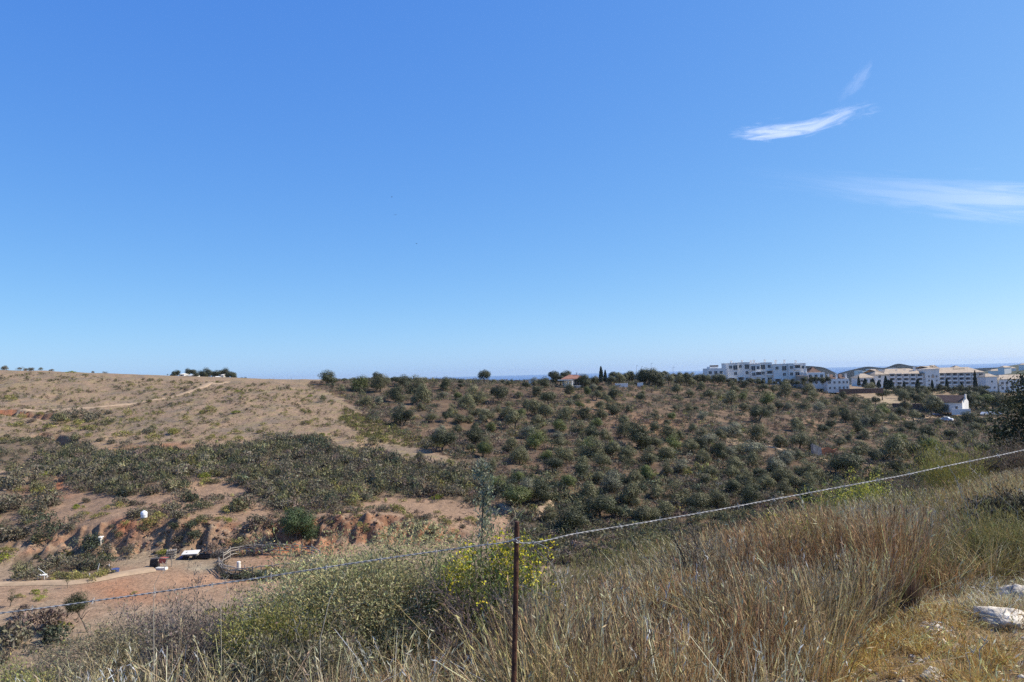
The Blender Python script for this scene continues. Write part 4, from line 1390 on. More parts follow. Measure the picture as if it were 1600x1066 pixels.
cypress(939.5, 597, 24, 8, 268, 'taller of the two slim dark cypresses on the ridge', 0)
cypress(946, 597, 18.5, 6, 269, 'shorter right cypress of the slim ridge pair', 1)
for i, (px, py, hp, wp, lab) in enumerate([(1342, 603, 15, 5, 'slim dark cypress before the low tan roofed villa'), (1352, 606, 14, 9, 'broad dark cypress left of the hotel near the villa'), (1364, 606, 14, 9, 'broad dark cypress right of the villa by the hotel end'),
                                          (1373, 606, 11, 7, 'short dark cypress at the hotel left corner'), (1384.5, 609, 21, 8, 'tall dark cypress leftmost before the hotel wing'), (1389, 609, 15, 7, 'cypress second in the dark hotel left cluster'), (1393, 609, 17, 8, 'cypress right in the dark hotel left cluster'),
                                          (1413, 610, 14, 6, 'cone shaped cypress before the hotel left wing'), (1434.5, 612, 19, 9, 'cone shaped cypress left of the hotel tower'), (1457, 612, 18, 6, 'slim cypress before the hotel tower'), (1480, 612, 20, 6.5, 'slim cypress right of the hotel tower'),
                                          (1503.5, 611, 12, 7, 'short cone cypress before the hotel right wing'), (1524.5, 613, 33, 6.5, 'tallest slim cypress before the hotel right wing'), (1468, 610, 10, 7, 'small round topped cypress near the hotel tower'), (1598, 602, 15, 8, 'dark cypress beside the wide house behind the dark tree')]):
    cypress(px, py, hp, wp, 395, lab, i)

# hedge of dark garden trees between farmhouse and hotel, trees on the left hilltop
HEDGE = [(x, 611 + (i % 3), 8.5 + (i * 7) % 4, 'd', 380) for i, x in enumerate(range(1396, 1548, 8))]
HEDGE += [(1414, 628, 20, 'g', 270), (1430, 630, 18, 'd', 268), (1443, 631, 18, 'g', 266), (1456, 645, 30, 'g', 258), (1424, 622, 14, 'd', 300), (1405, 620, 14, 'g', 300)]
HEDGE += [(x, 617 + (i % 2) * 2, 13 + (i * 5) % 5, 'dgd'[i % 3], 355) for i, x in enumerate(range(1400, 1450, 12))]
HEDGE += [(x, 622 + (i % 3) * 3, 13 + (i * 5) % 6, 'dd'[i % 2], 340) for i, x in enumerate(range(1504, 1570, 11))]
HEDGE += [(x, 634 + (i % 2) * 3, 20 + (i * 5) % 6, 'dgb'[i % 3], 322) for i, x in enumerate(range(1512, 1600, 13))]
HEDGE += [(x, 598.5 + (x - 1115) * .028 + (i % 2), 7 + (i * 5) % 6, 'dgd'[i % 3], 335) for i, x in enumerate(range(1112, 1258, 9))]
HEDGE += [(506, 601, 9, 'd', 252), (522, 601, 9, 'g', 255), (540, 600, 11, 'd', 256), (553, 601, 12, 'g', 256), (575, 602, 13, 'd', 254), (604, 600, 12, 'g', 256), (618, 601, 15, 'd', 254), (640, 601, 13, 'd', 256), (664, 601, 11, 'g', 256), (680, 602, 10, 'd', 256), (720, 601, 9, 'd', 258), (740, 602, 8, 'g', 258), (772, 600, 8, 'g', 260), (800, 601, 9, 'd', 260), (955, 600, 14, 'd', 275), (968, 598, 17, 'g', 280), (1008, 598, 26, 'd', 284), (1024, 599, 24, 'd', 284), (1045, 600, 18, 'g', 290), (1074, 598, 17, 'd', 300), (1090, 598, 15, 'g', 305), (1100, 599, 16, 'd', 305)]
HEDGE += [(1052, 594, 12, 'd', 318), (1062, 594, 14, 'g', 318), (1072, 595, 15, 'd', 318), (1084, 595, 14, 'g', 318), (1095, 596, 12, 'd', 322), (1106, 597, 13, 'g', 325), (876, 600, 15, 'd', 262), (868, 600, 18, 'd', 262), (884, 594, 14, 'd', 268), (911, 602, 20, 'd', 252), (926, 601, 14, 'd', 258), (835, 603, 14, 'g', 258), (1030, 597, 20, 'd', 290), (1000, 598, 20, 'd', 290), (985, 592, 14, 'd', 300), (1020, 592, 16, 'd', 300), (1040, 590, 12, 'g', 305), (976, 594, 12, 'g', 292)]
HEDGE += [(x, 598.5 + (i % 2), 12, 'd', 325) for i, x in enumerate(range(1258, 1300, 9))]
for i, (px, py, w, t, Y) in enumerate(HEDGE):
    p = at(px, py, Y)
    root = thing('garden_tree', 'x', 'tree', p, i * 1.7, 'dark garden trees round the white buildings')
    W = w * Y / FPX * 1.25
    link('trunk', TRUNK[i % 4], root, None, 0, W)
    link('crown', CROWN[t][i % 4], root, None, 0, (W, W, W * .95))
    NAMED.append((root, px, describe(px, py - w * .4, ('dense ' if i % 2 else 'bushy ') + TWORD[t] + ' garden tree')))
for i, (px, py, w, Y, lab) in enumerate([(276, 590, 10, 415, 'dark bushy tree at the left end of the hilltop grove'), (294, 587.5, 9, 430, 'flat topped dark pine left in the hilltop grove'), (301, 587.5, 9, 432, 'flat topped dark pine beside its twin in the hilltop grove'),
                                         (313, 591, 10, 430, 'dark tree right of the bright end wall house'), (318, 591.5, 9, 426, 'dark tree in the hilltop grove left of the tall round one'), (325, 592, 13, 430, 'round dark tree in the middle of the hilltop grove'), (333, 590, 8, 435, 'low dark tree behind the white cube house'),
                                         (339, 592, 11, 432, 'dark tree right of the white cube house'), (347, 592, 12, 436, 'big dark tree crown at the right hilltop'), (354, 592, 13, 430, 'tallest broad dark tree of the hilltop grove'), (361, 593.5, 11, 426, 'dark tree second from the grove right end'), (365.5, 594, 8, 424, 'small dark tree at the right end of the hilltop grove'), (269, 591.5, 6, 415, 'tiny dark shrub tree at the far left of the grove'), (383, 596, 5, 420, 'tiny dark tree alone right of the hilltop grove'), (378, 595.5, 5, 420, 'tiny low tree between grove and lone tree'), (306, 590.5, 8, 405, 'dark low tree before the hilltop houses')]):
    p = at(px, py, Y)
    root = thing('hilltop_tree', lab, 'tree', p, i * 1.3, 'dark trees on the left hilltop')
    W = w * Y / FPX * 1.7
    link('trunk', TRUNK[i % 4], root, None, 0, W)
    link('crown', CROWN['d'][i % 4], root, None, 0, (W, W, W * .95))
# two small palms
r = np.random.default_rng(5)
n = 60
d = unit(r.normal(0, 1, (n, 3)) * [1, 1, .45] + [0, 0, .25])
v_, f_, c_, _ = ribbons(np.zeros((n, 3)) + [0, 0, 1.0], d, r.uniform(.3, .42, n), np.full(n, .06), np.tile([0, 0, -.6], (n, 1)), 3, jit((.05, .065, .035), n))
PALM = mesh_np('crown', v_, f_, M['leaf'], c_)
PTR = MB().tube([(0, 0, -.2), (.02, 0, .5), (0, 0, 1.02)], [.05, .035, .03], 6).mesh('trunk', M['bark'])
for px, y0, y1, lab in [(262, 590, 585, 'tiny palm tree alone left of the hilltop grove'), (328.5, 590, 581.5, 'thin palm rising over the middle of the hilltop grove')]:
    p = at(px, y0, 420)
    root = thing('palm_tree', lab, 'palm tree', p)
    H = (y0 - y1) * 420 / FPX
    link('trunk', PTR, root, None, 0, H)
    link('crown', PALM, root, None, 0, H)

# carob tree above the corral, small leaning tree lower left, sapling by the path


def own_tree(name, lab, p, Wc, Hc, cz, n, tone, lean, seed, leaf, trunk_r, lob=16):
    root = thing(name, lab, 'tree', p)
    V, F, K = crown_np(seed, n, hgt=1.0, lobes=lob, leaf=leaf, tone=tone, z0=.12)
    V = V * [Wc, Wc, Hc] + [lean[0], lean[1], cz]
    link('crown', mesh_np('crown', V, F, M['leaf'], K), root)
    b = MB()
    top = Vector((lean[0], lean[1], cz + Hc * .35))
    mid = Vector((lean[0] * .35, lean[1] * .4, (cz + Hc * .2) * .5))
    b.tube([(0, 0, -.4), (lean[0] * .1, 0, .1), mid, top], [trunk_r * 1.3, trunk_r * 1.05, trunk_r * .8, trunk_r * .45], 8)
    rr_ = random.Random(seed)
    for k in range(6):
        a = k * 1.05 + rr_.uniform(-.4, .4)
        s = mid.lerp(top, .3 + .6 * k / 6)
        e = s + Vector((math.cos(a) * Wc * .3, math.sin(a) * Wc * .3, Hc * .3))
        b.tube([s, (s + e) / 2 + Vector((0, 0, .1)), e], [trunk_r * .5, trunk_r * .35, trunk_r * .12], 5, cap=False)
    part('trunk', b, root, M['bark'])
    return root


p = hit(462, 842, 60)
own_tree('carob_tree', 'dense dark green carob tree standing on the red bank above the corral', p, 5.2, 4.6, -.4, 11000, 'c', (.2, .3), 31, (.022, .045), .16, 30)
p = hit(482, 842, 60)
own_tree('carob_tree', 'low dark green side tree at the right of the carob on the red bank', p, 3.0, 2.6, -.5, 4500, 'c', (.2, .2), 32, (.03, .06), .1, 12)
p = hit(138, 988, 45)
s_ = p.y / FPX
own_tree('leaning_tree', 'small round olive tree leaning left on the near valley slope', p, 42 * s_, 46 * s_, 18 * s_, 6000, 'd', (-19 * s_, 0), 33, (.03, .06), .08, 16)
p = hit(106, 919, 55)
own_tree('sapling', 'thin grey sapling standing alone on the pale path edge', p, 1.0, 1.0, .35, 160, 'g', (-.1, 0), 34, (.05, .1), .03, 8)
p = hit(16, 948, 50)
own_tree('bare_tree', 'nearly leafless dark tree at the left frame edge below the path', p, 1.5, 1.7, .1, 260, 'd', (.1, 0), 35, (.05, .1), .05, 10)

# ------------------------------------------------------------------ scrub bushes


def bush_np(seed, n, col, hgt=.5, lobes=7, leaf=(.07, .15), wid=.35, spiky=.5, tri=False):
    r = np.random.default_rng(seed)
    lc = np.stack([r.normal(0, .2, lobes), r.normal(0, .2, lobes), r.uniform(.05, .45, lobes) * hgt], -1)
    lr = r.uniform(.18, .32, lobes)
    k = r.integers(0, lobes, n)
    d = unit(r.normal(size=(n, 3)) + [0, 0, .45])
    d[:, 2] = np.where(r.random(n) < .55, np.abs(d[:, 2]), d[:, 2])
    P = lc[k] + d * (lr[k] * (1 - .5 * r.random(n) ** 2))[:, None] * [1, 1, hgt / .5]
    P[:, 2] = np.maximum(P[:, 2], -.02)
    nn = unit(d + r.normal(0, .6, (n, 3)))
    ax = unit(d * spiky + r.normal(0, .6, (n, 3)))
    c = jit(col, n, .2, .06, r) * np.exp(r.normal(0, .15, lobes))[k][:, None]
    return (leaf_tris if tri else leaves)(P, nn, r.uniform(*leaf, n), r.uniform(*leaf, n) * wid, c, r, ax)


BT = {'grey': (.168, .146, .098), 'olive': (.158, .148, .075), 'yellow': (.25, .225, .075), 'brown': (.158, .118, .09), 'dark': (.080, .090, .055), 'bright': (.20, .22, .035), 'tuft': (.135, .128, .045), 'tuftbrown': (.105, .078, .052)}
BUSH = {}
for t, c in BT.items():
    BUSH[t] = [mesh_np('scrub_bush', *bush_np(300 + i * 3 + len(t), 420, c, hgt=(.5, .6, .42)[i])[:2], M['scrub'], bush_np(300 + i * 3 + len(t), 420, c, hgt=(.5, .6, .42)[i])[2]) for i in range(3)]
WORDS = {'grey': 'grey', 'olive': 'dull green', 'yellow': 'yellow green', 'brown': 'brown', 'dark': 'dark green', 'bright': 'bright yellow green'}

BUSHES = '''60 985 62 brown;84 980 44 brown;20 1010 64 grey;78 1006 56 dark;40 965 34 brown;10 990 40 dark;98 657 30 grey;118 655 30 grey;140 658 26 grey;153 653 18 grey;92 662 26 olive;120 665 22 yellow;136 671 18 yellow;106 674 14 yellow;77 670 16 yellow;165 664 16 olive;178 660 10 olive;170 647 14 grey
234 678 22 grey;238 673 16 olive;246 647 12 yellow;212 659 14 yellow;200 650 16 yellow;272 677 18 yellow;265 690 10 olive;238 689 20 yellow;156 690 14 grey;175 693 16 grey;195 698 18 grey;140 707 20 grey;237 706 20 olive;118 692 20 olive;140 682 12 yellow;190 682 20 yellow
290 657 12 yellow;270 678 16 yellow;318 646 14 yellow;328 642 12 yellow;371 646 10 bright;339 665 12 yellow;354 660 10 grey;366 678 14 yellow;330 685 14 yellow;350 688 12 yellow;375 688 14 yellow;402 692 14 grey;412 665 8 yellow;408 676 10 yellow;428 681 10 yellow;485 663 10 yellow;491 657 8 yellow;505 681 12 bright;505 627 14 olive;486 620 8 bright;372 613 9 bright;391 613 8 olive;405 612 8 yellow;358 609 8 olive;504 622 7 olive;517 628 9 yellow;474 643 10 yellow
184 608 8 grey;22 626 12 yellow;12 622 12 yellow;43 592 8 olive;110 583 9 bright;132 587 6 olive;91 625 8 grey;63 649 10 yellow;24 666 16 yellow;32 655 12 yellow;48 660 14 brown;207 602 8 yellow;235 609 10 yellow;258 618 8 grey;270 617 8 grey;280 631 7 grey;302 619 7 grey;233 596 6 olive;301 602 6 grey;306 606 7 olive;313 602 5 grey;290 612 8 brown;266 632 8 grey
8 576 13 grey;31 578 8 grey;40 577.5 8 grey;50 578 12 grey;64 579 8 olive;80 580 8 grey;145 582 6 grey;164 584 6 grey
0 760 40 grey;15 765 36 grey;40 757 40 grey;62 765 26 olive;68 772 24 yellow;72 745 14 bright;22 740 26 olive;36 747 20 yellow;70 794 40 grey;84 790 26 grey;60 800 30 grey;20 795 40 grey;44 806 26 olive;0 800 40 grey;65 822 34 dark;40 818 26 grey;120 795 14 bright;118 818 24 grey;132 806 16 yellow;107 830 22 grey;80 838 34 dark;30 840 40 grey;5 845 40 grey;60 850 26 olive
135 785 16 grey;166 795 12 yellow;186 794 14 yellow;190 788 26 grey;206 790 16 grey;150 810 12 yellow;162 806 14 yellow;212 808 30 grey;228 822 22 yellow;226 830 18 olive;246 810 22 yellow;198 820 10 yellow;175 824 12 grey;148 850 30 dark;140 862 34 dark;178 834 12 grey;187 838 14 olive;200 870 26 grey;256 858 0 grey
268 800 30 grey;282 808 26 grey;285 780 28 grey;300 783 30 dark;275 825 20 dark;302 800 26 dark;297 825 22 dark;318 795 24 olive;340 787 24 grey;312 815 18 olive;344 812 12 yellow;357 818 14 bright;352 800 20 yellow;385 795 50 grey;372 800 30 olive;404 818 34 grey;395 825 26 brown;420 795 24 grey;440 795 30 grey;416 760 20 yellow;320 750 16 bright;318 757 18 yellow;335 755 16 olive;420 825 22 brown;304 840 26 dark;280 845 22 grey;256 869 16 bright;258 866 14 yellow
330 860 20 brown;385 855 18 grey;380 845 16 grey;373 866 12 yellow;375 850 16 yellow;365 902 16 bright;356 903 20 dark;380 905 24 dark;392 905 24 dark;410 905 26 dark;430 905 30 olive;452 902 26 grey;413 895 10 dark;420 889 8 bright
70 890 30 grey;90 884 34 grey;110 886 30 grey;128 888 30 grey;145 890 32 grey;160 886 30 dark;60 900 26 olive;35 903 36 olive;48 908 26 grey;86 905 22 yellow;100 906 22 olive;116 906 26 yellow;130 906 22 yellow;150 905 24 yellow;160 900 20 yellow;100 872 22 yellow;162 868 16 yellow;8 878 22 bright;5 865 22 yellow
58 928 16 bright;65 938 14 bright;31 934 12 yellow;95 980 20 bright;85 988 14 yellow;330 958 16 yellow;350 956 14 yellow;365 953 12 olive;208 928 8 yellow;300 996 20 olive;165 992 18 yellow
516 835 20 brown;563 822 14 yellow;600 842 14 yellow;575 830 16 olive;560 808 10 yellow;600 800 16 grey;620 800 20 yellow;683 780 16 bright;560 800 10 olive;665 812 22 grey;680 830 20 olive;700 822 16 yellow;735 815 18 yellow;725 825 14 grey;640 812 14 yellow;593 798 8 grey;505 810 8 grey;660 845 14 yellow;705 843 10 bright;690 842 8 bright
430 697 30 grey;450 698 34 dark;475 700 34 dark;497 700 30 dark;440 690 18 grey;548 708 22 dark;570 710 24 grey;610 716 12 brown;635 713 10 yellow;582 696 24 olive;576 682 14 yellow;600 690 14 yellow;560 690 14 yellow;652 718 14 olive'''
BK = 0
rr = random.Random(21)
for row in BUSHES.replace('\n', ';').split(';'):
    a = row.split()
    px, py, w, t = float(a[0]), float(a[1]), float(a[2]), a[3]
    if w <= 0:
        continue
    p = hit(px, py, 50)
    W = w * p.y / FPX * 1.25
    o = link('scrub_bush', BUSH[t][BK % 3], None, p, rr.uniform(0, 6.28), (W, W, W * rr.uniform(.85, 1.15)))
    size = 'small' if W < 1.3 else ('large' if W > 2.6 else 'rounded')
    tag(o, 'x', 'bush', 'bushes on the bare hill and round the camp')
    NAMED.append((o, px, describe(px, py, f'{size} {WORDS[t]} bush')))
    BK += 1
settle_labels()

# masses of scrub that nobody could count: one object per kind of cover
base_b = {}
for t, c in BT.items():
    base_b[t] = [bush_np(500 + i * 5 + len(t), 125, c, tri=True, leaf=(.09, .18), hgt=(.5, .6, .42)[i]) for i in range(3)]
low_b = {t: [bush_np(700 + i * 5 + len(t), 50, c, tri=True, leaf=(.14, .27), hgt=(.5, .6, .42)[i]) for i in range(3)] for t, c in BT.items()}


def mass(name, label, polys, n, size, mix, seed, ymin=60, ymax=460, clump=None, hs=1.0, persp=0.0, low=False):
    r = np.random.default_rng(seed)
    ok = (GY > ymin) & (GY < ymax) & (np.abs(GU) < .85)
    sel = np.zeros(GX.shape, bool)
    for pl in polys:
        sel |= inpoly(PX, PY, pl)
    sel &= ok
    ii = np.argwhere(sel)
    area = np.gradient(GY, axis=0)[sel] * GY[sel] / GY[sel] ** persp
    pk = r.choice(len(ii), n, p=area / area.sum())
    X = GX[ii[pk, 0], ii[pk, 1]] + r.uniform(-.3, .3, n)
    Y = GY[ii[pk, 0], ii[pk, 1]] + r.uniform(-.3, .3, n)
    if clump is not None:
        keep = r.random(n) < sstep(clump - .07, clump + .07, fbm(X / 6, Y / 6, 4, seed))
        X, Y = X[keep], Y[keep]
    Z = terrain(X, Y)
    parts = []
    kinds = r.choice(list(mix), len(X), p=np.array(list(mix.values())) / sum(mix.values()))
    for x, y, z, t in zip(X, Y, Z, kinds):
        V, F, K = (low_b if low else base_b)[t][r.integers(3)]
        s = r.uniform(*size)
        a = r.uniform(0, 6.283)
        R = np.array([[math.cos(a), -math.sin(a), 0], [math.sin(a), math.cos(a), 0], [0, 0, hs * r.uniform(.8, 1.2)]])
        parts.append((V @ R.T * s + [x, y, z], F, K * math.exp(r.normal(0, .14))))
    V, F, K = join(parts)
    o = link(name, mesh_np(name, V, F, M['scrub'], K))
    return tag(o, label, None, None, 'stuff')


mass('scrub', 'dense grey green scrub band across the lower hillside', [SCRUB_BAND], 2500, (1.0, 3.3), {'grey': 6, 'olive': 4.5, 'yellow': .35, 'dark': 1.5, 'brown': 1.5}, 41, hs=1.15)
mass('scrub', 'grey green scrub patches at the left frame edge', [SCRUB_LEFT, SCRUB_LEFT2, SCRUB_LEFT3, SCRUB_TERR, SCRUB_CAMP], 620, (1.0, 2.3), {'grey': 6, 'olive': 3, 'yellow': .8, 'dark': 2}, 42)
mass('undergrowth', 'brown and dull green undergrowth between the olive trees', [HILL_RIGHT], 17000, (.9, 2.7), {'brown': 4, 'grey': 4.5, 'olive': 4.0, 'yellow': .5, 'dark': 2.2}, 43, 80, 460, .35, persp=1.0, low=True)
mass('undergrowth', 'olive green thickets merging on the lower slope', [[(785, 748), (1000, 742), (1300, 738), (1520, 720), (1420, 770), (1300, 800), (1000, 860), (830, 835)]], 800, (1.5, 3.4), {'olive': 5, 'dark': 4, 'grey': 3}, 52, 80, 200, .45)
mass('undergrowth', 'dark evergreen thicket between the farmhouse and the hotel', [[(1395, 612), (1440, 610), (1545, 606), (1700, 612), (1700, 650), (1560, 648), (1505, 640), (1505, 618), (1400, 616)]], 900, (1.6, 3.6), {'dark': 6, 'olive': 2, 'grey': 1}, 48, 300, 440, low=True)
HILL_LEFT = [(-100, 590), (60, 582), (260, 594), (400, 600), (500, 602), (560, 650), (640, 700), (560, 706), (420, 690), (200, 700), (-100, 690)]
mass('dry_tufts', 'tiny dry tufts dotted over the bare hill', [HILL_LEFT], 3000, (.5, 1.5), {'tuft': 6, 'dark': 1, 'tuftbrown': 4, 'yellow': 2}, 44, 120, 300, .47, low=True, hs=1.15)
mass('dry_tufts', 'dead grass tufts dotted thinly over the bare hill', [HILL_LEFT], 3200, (.25, .6), {'tuftbrown': 6, 'tuft': 3, 'brown': 2}, 51, 120, 300, .42, low=True)
mass('dry_tufts', 'yellowish tufts along the edge of the olive slope', [YELLOWISH], 700, (.5, 1.5), {'yellow': 3, 'tuft': 4, 'tuftbrown': 3}, 45, 120, 300, low=True)
mass('dry_tufts', 'small tufts on the upper edge of the red bank', [[(200, 790), (420, 770), (600, 780), (780, 790), (780, 840), (480, 845), (200, 868)]], 1000, (.4, 1.5), {'brown': 4, 'yellow': 2, 'grey': 3, 'olive': 2}, 46, 84, 125, .45, low=True)
mass('valley_scrub', 'scrub on the hidden near slope of the valley', [[(-300, 1000), (300, 1020), (420, 960), (700, 900), (900, 900), (1300, 800), (1700, 720), (1700, 1100), (-300, 1100)]], 420, (1.2, 2.6), {'grey': 4, 'olive': 3, 'brown': 3, 'dark': 1}, 47, 30, 66)
mass('valley_scrub', 'thick scrub along the gully floor beyond the near slope', [[(812, 800), (860, 812), (900, 820), (1300, 760), (1700, 700), (1700, 1000), (760, 1000), (745, 860), (800, 850)]], 1100, (1.2, 3.0), {'grey': 4, 'olive': 4, 'brown': 2, 'dark': 3}, 49, 50, 125)

# ------------------------------------------------------------------ the near slope: fence, shrubs, dry grass, rocks
PI2 = 2 * math.pi


def gnear(px, Y):
    """a point on the near ground in the direction of column px, Y metres ahead"""
    x = ray(px, 900).x * Y
    return Vector((x, Y, hz(x, Y)))


# fence: rusty angle post, two twisted strands of barbed wire, barbs
ptop = at(808, 815, 2.0)
pbot = at(801.5, 1090, 2.0)
fence = thing('barbed_wire_fence', 'rusty iron fence post carrying a strand of barbed wire across the grass', 'fence', (pbot.x, pbot.y, hz(pbot.x, pbot.y)))
fb = fence.location.copy()


rebar = []
A_, B_ = Vector((0, 0, 0)), ptop - fb
foot = pbot - fb + (pbot - ptop).normalized() * 1.2
n_ = 90
for k in range(n_ + 1):
    q = foot.lerp(B_, k / n_) + Vector((.0012 * math.sin(k * .11), .001 * math.cos(k * .17), 0))
    rebar.append(q)
part('post', MB().tube(rebar, [.0066 + .0007 * (k % 2) for k in range(n_)] + [.0058], 10), fence, M['rust'])
BARBM = None


def wire_run(pts, label):
    """pts: (px, py, Y) along the strand; two twisted wires and barbs every 11 cm"""
    P = [at(*q) for q in pts]
    ds = [0]
    for a, b in zip(P, P[1:]):
        ds.append(ds[-1] + (b - a).length)
    n = int(ds[-1] / 0.006)
    ss = np.linspace(0, ds[-1], n)
    X = np.stack([pchip(ds, [p_[k] for p_ in P], ss) for k in range(3)], -1)
    wob = (fbm(ss[:, None] * 2.2, ss[:, None] * 0, 3, 5) - .5) * .008
    X[:, 2:] += wob
    t = unit(np.gradient(X, axis=0))
    a = unit(np.cross(t, [0, 0, 1.0]))
    b = np.cross(t, a)
    ph = ss / 0.032 * PI2
    ws = []
    for off in (0, math.pi):
        path = X + (a * np.cos(ph + off)[:, None] + b * np.sin(ph + off)[:, None]) * .0013
        k = 5
        rings = np.stack([path + (a * math.cos(q) + b * math.sin(q)) * .00115 for q in np.arange(k) * PI2 / k], 1)
        ix = np.arange(n * k).reshape(n, k)
        Fq = np.stack([ix[:-1], np.roll(ix[:-1], -1, 1), np.roll(ix[1:], -1, 1), ix[1:]], -1).reshape(-1, 4)
        ws.append((rings.reshape(-1, 3) - np.array(fb), Fq, np.zeros((n * k, 3))))
    V, F, _ = join(ws)
    w_ = link('wire', mesh_np('wire', V, F, M['wire'], smooth=True), fence)
    w_['label'] = label
    global BARBM
    if BARBM is None:
        bm_ = MB()
        for s_ in (-1, 1):
            bm_.tube([(s_ * .003, -.016, -.009), (s_ * .003, -.003, .002), (s_ * .003, .003, -.001), (s_ * .003, .015, .012)], [.0004, .0013, .0013, .0004], 5)
            bm_.tube([(s_ * .0015, -.013, .013), (s_ * .0015, 0, -.003), (s_ * .0015, .012, -.013)], [.0004, .0013, .0004], 5)
        bm_.tube([(-.006, .003, .002), (0, -.003, .003), (.006, .003, -.003)], .0016, 5)
        BARBM = bm_.mesh('barb', M['wire'])
    for k, s_ in enumerate(np.arange(.05, ds[-1], .135)):
        i = min(int(s_ / ds[-1] * (n - 1)), n - 1)
        o_ = link('barb', BARBM, w_, Vector(X[i]) - fb, 0, .55)
        o_.rotation_euler = (k * 2.3, 0, math.atan2(t[i][1], t[i][0]))


wire_run([(-90, 968, 1.7750), (0, 957, 1.8100), (200, 931, 1.8600), (400, 903, 1.9000), (600, 873, 1.9500), (750, 851.5, 1.9800), (790, 846, 1.9850), (812, 838, 1.9875)], 'left strand of barbed wire')
wire_run([(806, 847, 1.9875), (830, 847.5, 2.0000), (900, 833, 2.0600), (1000, 817, 2.1500), (1200, 782, 2.3250), (1400, 744, 2.5000), (1600, 703, 2.7000), (1690, 683, 2.8000)], 'right strand of barbed wire')
tw = MB()
tw.tube([at(800, 846, 1.9900) - fb, at(806, 843, 1.9825) - fb, at(813, 848, 1.9850) - fb, at(806, 850, 2.0100) - fb, at(801, 846, 1.9925) - fb, at(812, 845, 1.9825) - fb], .0012, 5)
tw.tube([at(832, 846, 2.0000) - fb, at(845, 851, 1.9950) - fb, at(858, 857, 1.9900) - fb], [.001, .0009, .0005], 5)
part('tie', tw, fence, M['wire'])


# generators for near plants
def branch_set(seed, base, nstem, H, spread, levels, kids, ratio, wid, colT, upb=.6, bend=.25):
    """nested twigs as ribbons; returns the ribbons and the points and directions of the last two levels"""
    r = np.random.default_rng(seed)
    a = r.uniform(0, PI2, nstem)
    s = spread * np.sqrt(r.random(nstem))
    D = unit(np.stack([np.cos(a) * s, np.sin(a) * s, np.full(nstem, 1.0)], -1))
    P = np.array(base)[None] + np.stack([np.cos(a), np.sin(a), np.zeros(nstem)], -1) * (.08 * H * r.random(nstem))[:, None]
    L = H * r.uniform(.6, 1.0, nstem)
    W = np.full(nstem, wid)
    parts, tips, tdir = [], [], []
    for lv in range(levels):
        n = len(P)
        bd = r.normal(0, bend, (n, 3)) * [1, 1, .5]
        v, f, c, ctr = ribbons(P, D, L, W, bd, 3, jit(colT, n, .22, .05, r), .7, r)
        parts.append((v, f, c))
        if lv >= levels - 2:
            for q in (1, 2, 3):
                tips.append(ctr[:, q])
                tdir.append(unit(ctr[:, q] - ctr[:, q - 1]))
        if lv < levels - 1:
            k = kids[lv]
            idx = np.repeat(np.arange(n), k)
            t = r.uniform(.25, 1, n * k)
            P2 = P[idx] + D[idx] * (L[idx] * t)[:, None] + bd[idx] * (L[idx] * t * t)[:, None]
            D2 = unit(D[idx] + r.normal(0, .65, (n * k, 3)) + [0, 0, upb * .25])
            L2 = L[idx] * ratio * r.uniform(.6, 1.1, n * k)
            W2 = W[idx] * .6
            P, D, L, W = P2, D2, L2, np.maximum(W2, .0016)
    return parts, np.concatenate(tips), np.concatenate(tdir)


def near_shrub(name, lab, cat, loc, seed, H, nstem, spread, kids, ratio, colT, nleaf, leafL, colL, wl=.4, flowers=0, colF=None, wid=.012, upb=.6, bend=.25, leafup=0.3, group=None, core=None):
    levels = len(kids) + 1
    tw_, tp, td = branch_set(seed, (0, 0, -.03), nstem, H, spread, levels, kids, ratio, wid, colT, upb, bend)
    r = np.random.default_rng(seed + 1)
    root = thing(name, lab, cat, loc, 0, group)
    V, F, K = join(tw_)
    link('twigs', mesh_np('twigs', V, F, M['straw'], K), root)
    if nleaf:
        i = r.integers(0, len(tp), nleaf)
        sc_ = leafL[1] * 1.2
        P = tp[i] + r.normal(0, sc_, (nleaf, 3))
        ax = unit(td[i] + r.normal(0, .6, (nleaf, 3)) + [0, 0, leafup])
        nn = unit(r.normal(0, 1, (nleaf, 3)) + [0, 0, .4])
        nn = unit(nn - ax * (nn * ax).sum(-1, keepdims=True))
        L_ = r.uniform(*leafL, nleaf)
        V, F, K = leaves(P, nn, L_, L_ * wl, jit(colL, nleaf, .25, .08, r), r, ax)
        link('leaves', mesh_np('leaves', V, F, M['near_leaf'], K), root)
    if core:
        cw, chh, cn = core
        V, F, K = bush_np(seed + 5, cn, colL, hgt=.55, lobes=11, leaf=(leafL[0] * 1.1 / cw, leafL[1] * 1.15 / cw), wid=wl, spiky=.8, tri=True)
        link('foliage', mesh_np('foliage', V * [cw, cw, chh], F, M['near_leaf'], K), root)
    if flowers:
        top = tp[:, 2] > np.quantile(tp[:, 2], .72)
        q = np.argwhere(top)[:, 0]
        heads = q[r.integers(0, len(q), max(6, flowers // 26))]
        i = heads[r.integers(0, len(heads), flowers)]
        P = tp[i] + r.normal(0, .028, (flowers, 3)) + np.stack([np.zeros(flowers), np.zeros(flowers), r.uniform(-.08, .10, flowers)], -1)
        nn = unit(r.normal(0, 1, (flowers, 3)))
        L_ = r.uniform(.014, .026, flowers)
        V, F, K = leaves(P, nn, L_, L_ * .9, jit(colF, flowers, .15, .05, r), r)
        tag(link('flowers', mesh_np('flowers', V, F, M['near_leaf'], K), root), None, None, None, 'stuff')
    return root


DEAD = (.16, .125, .10)
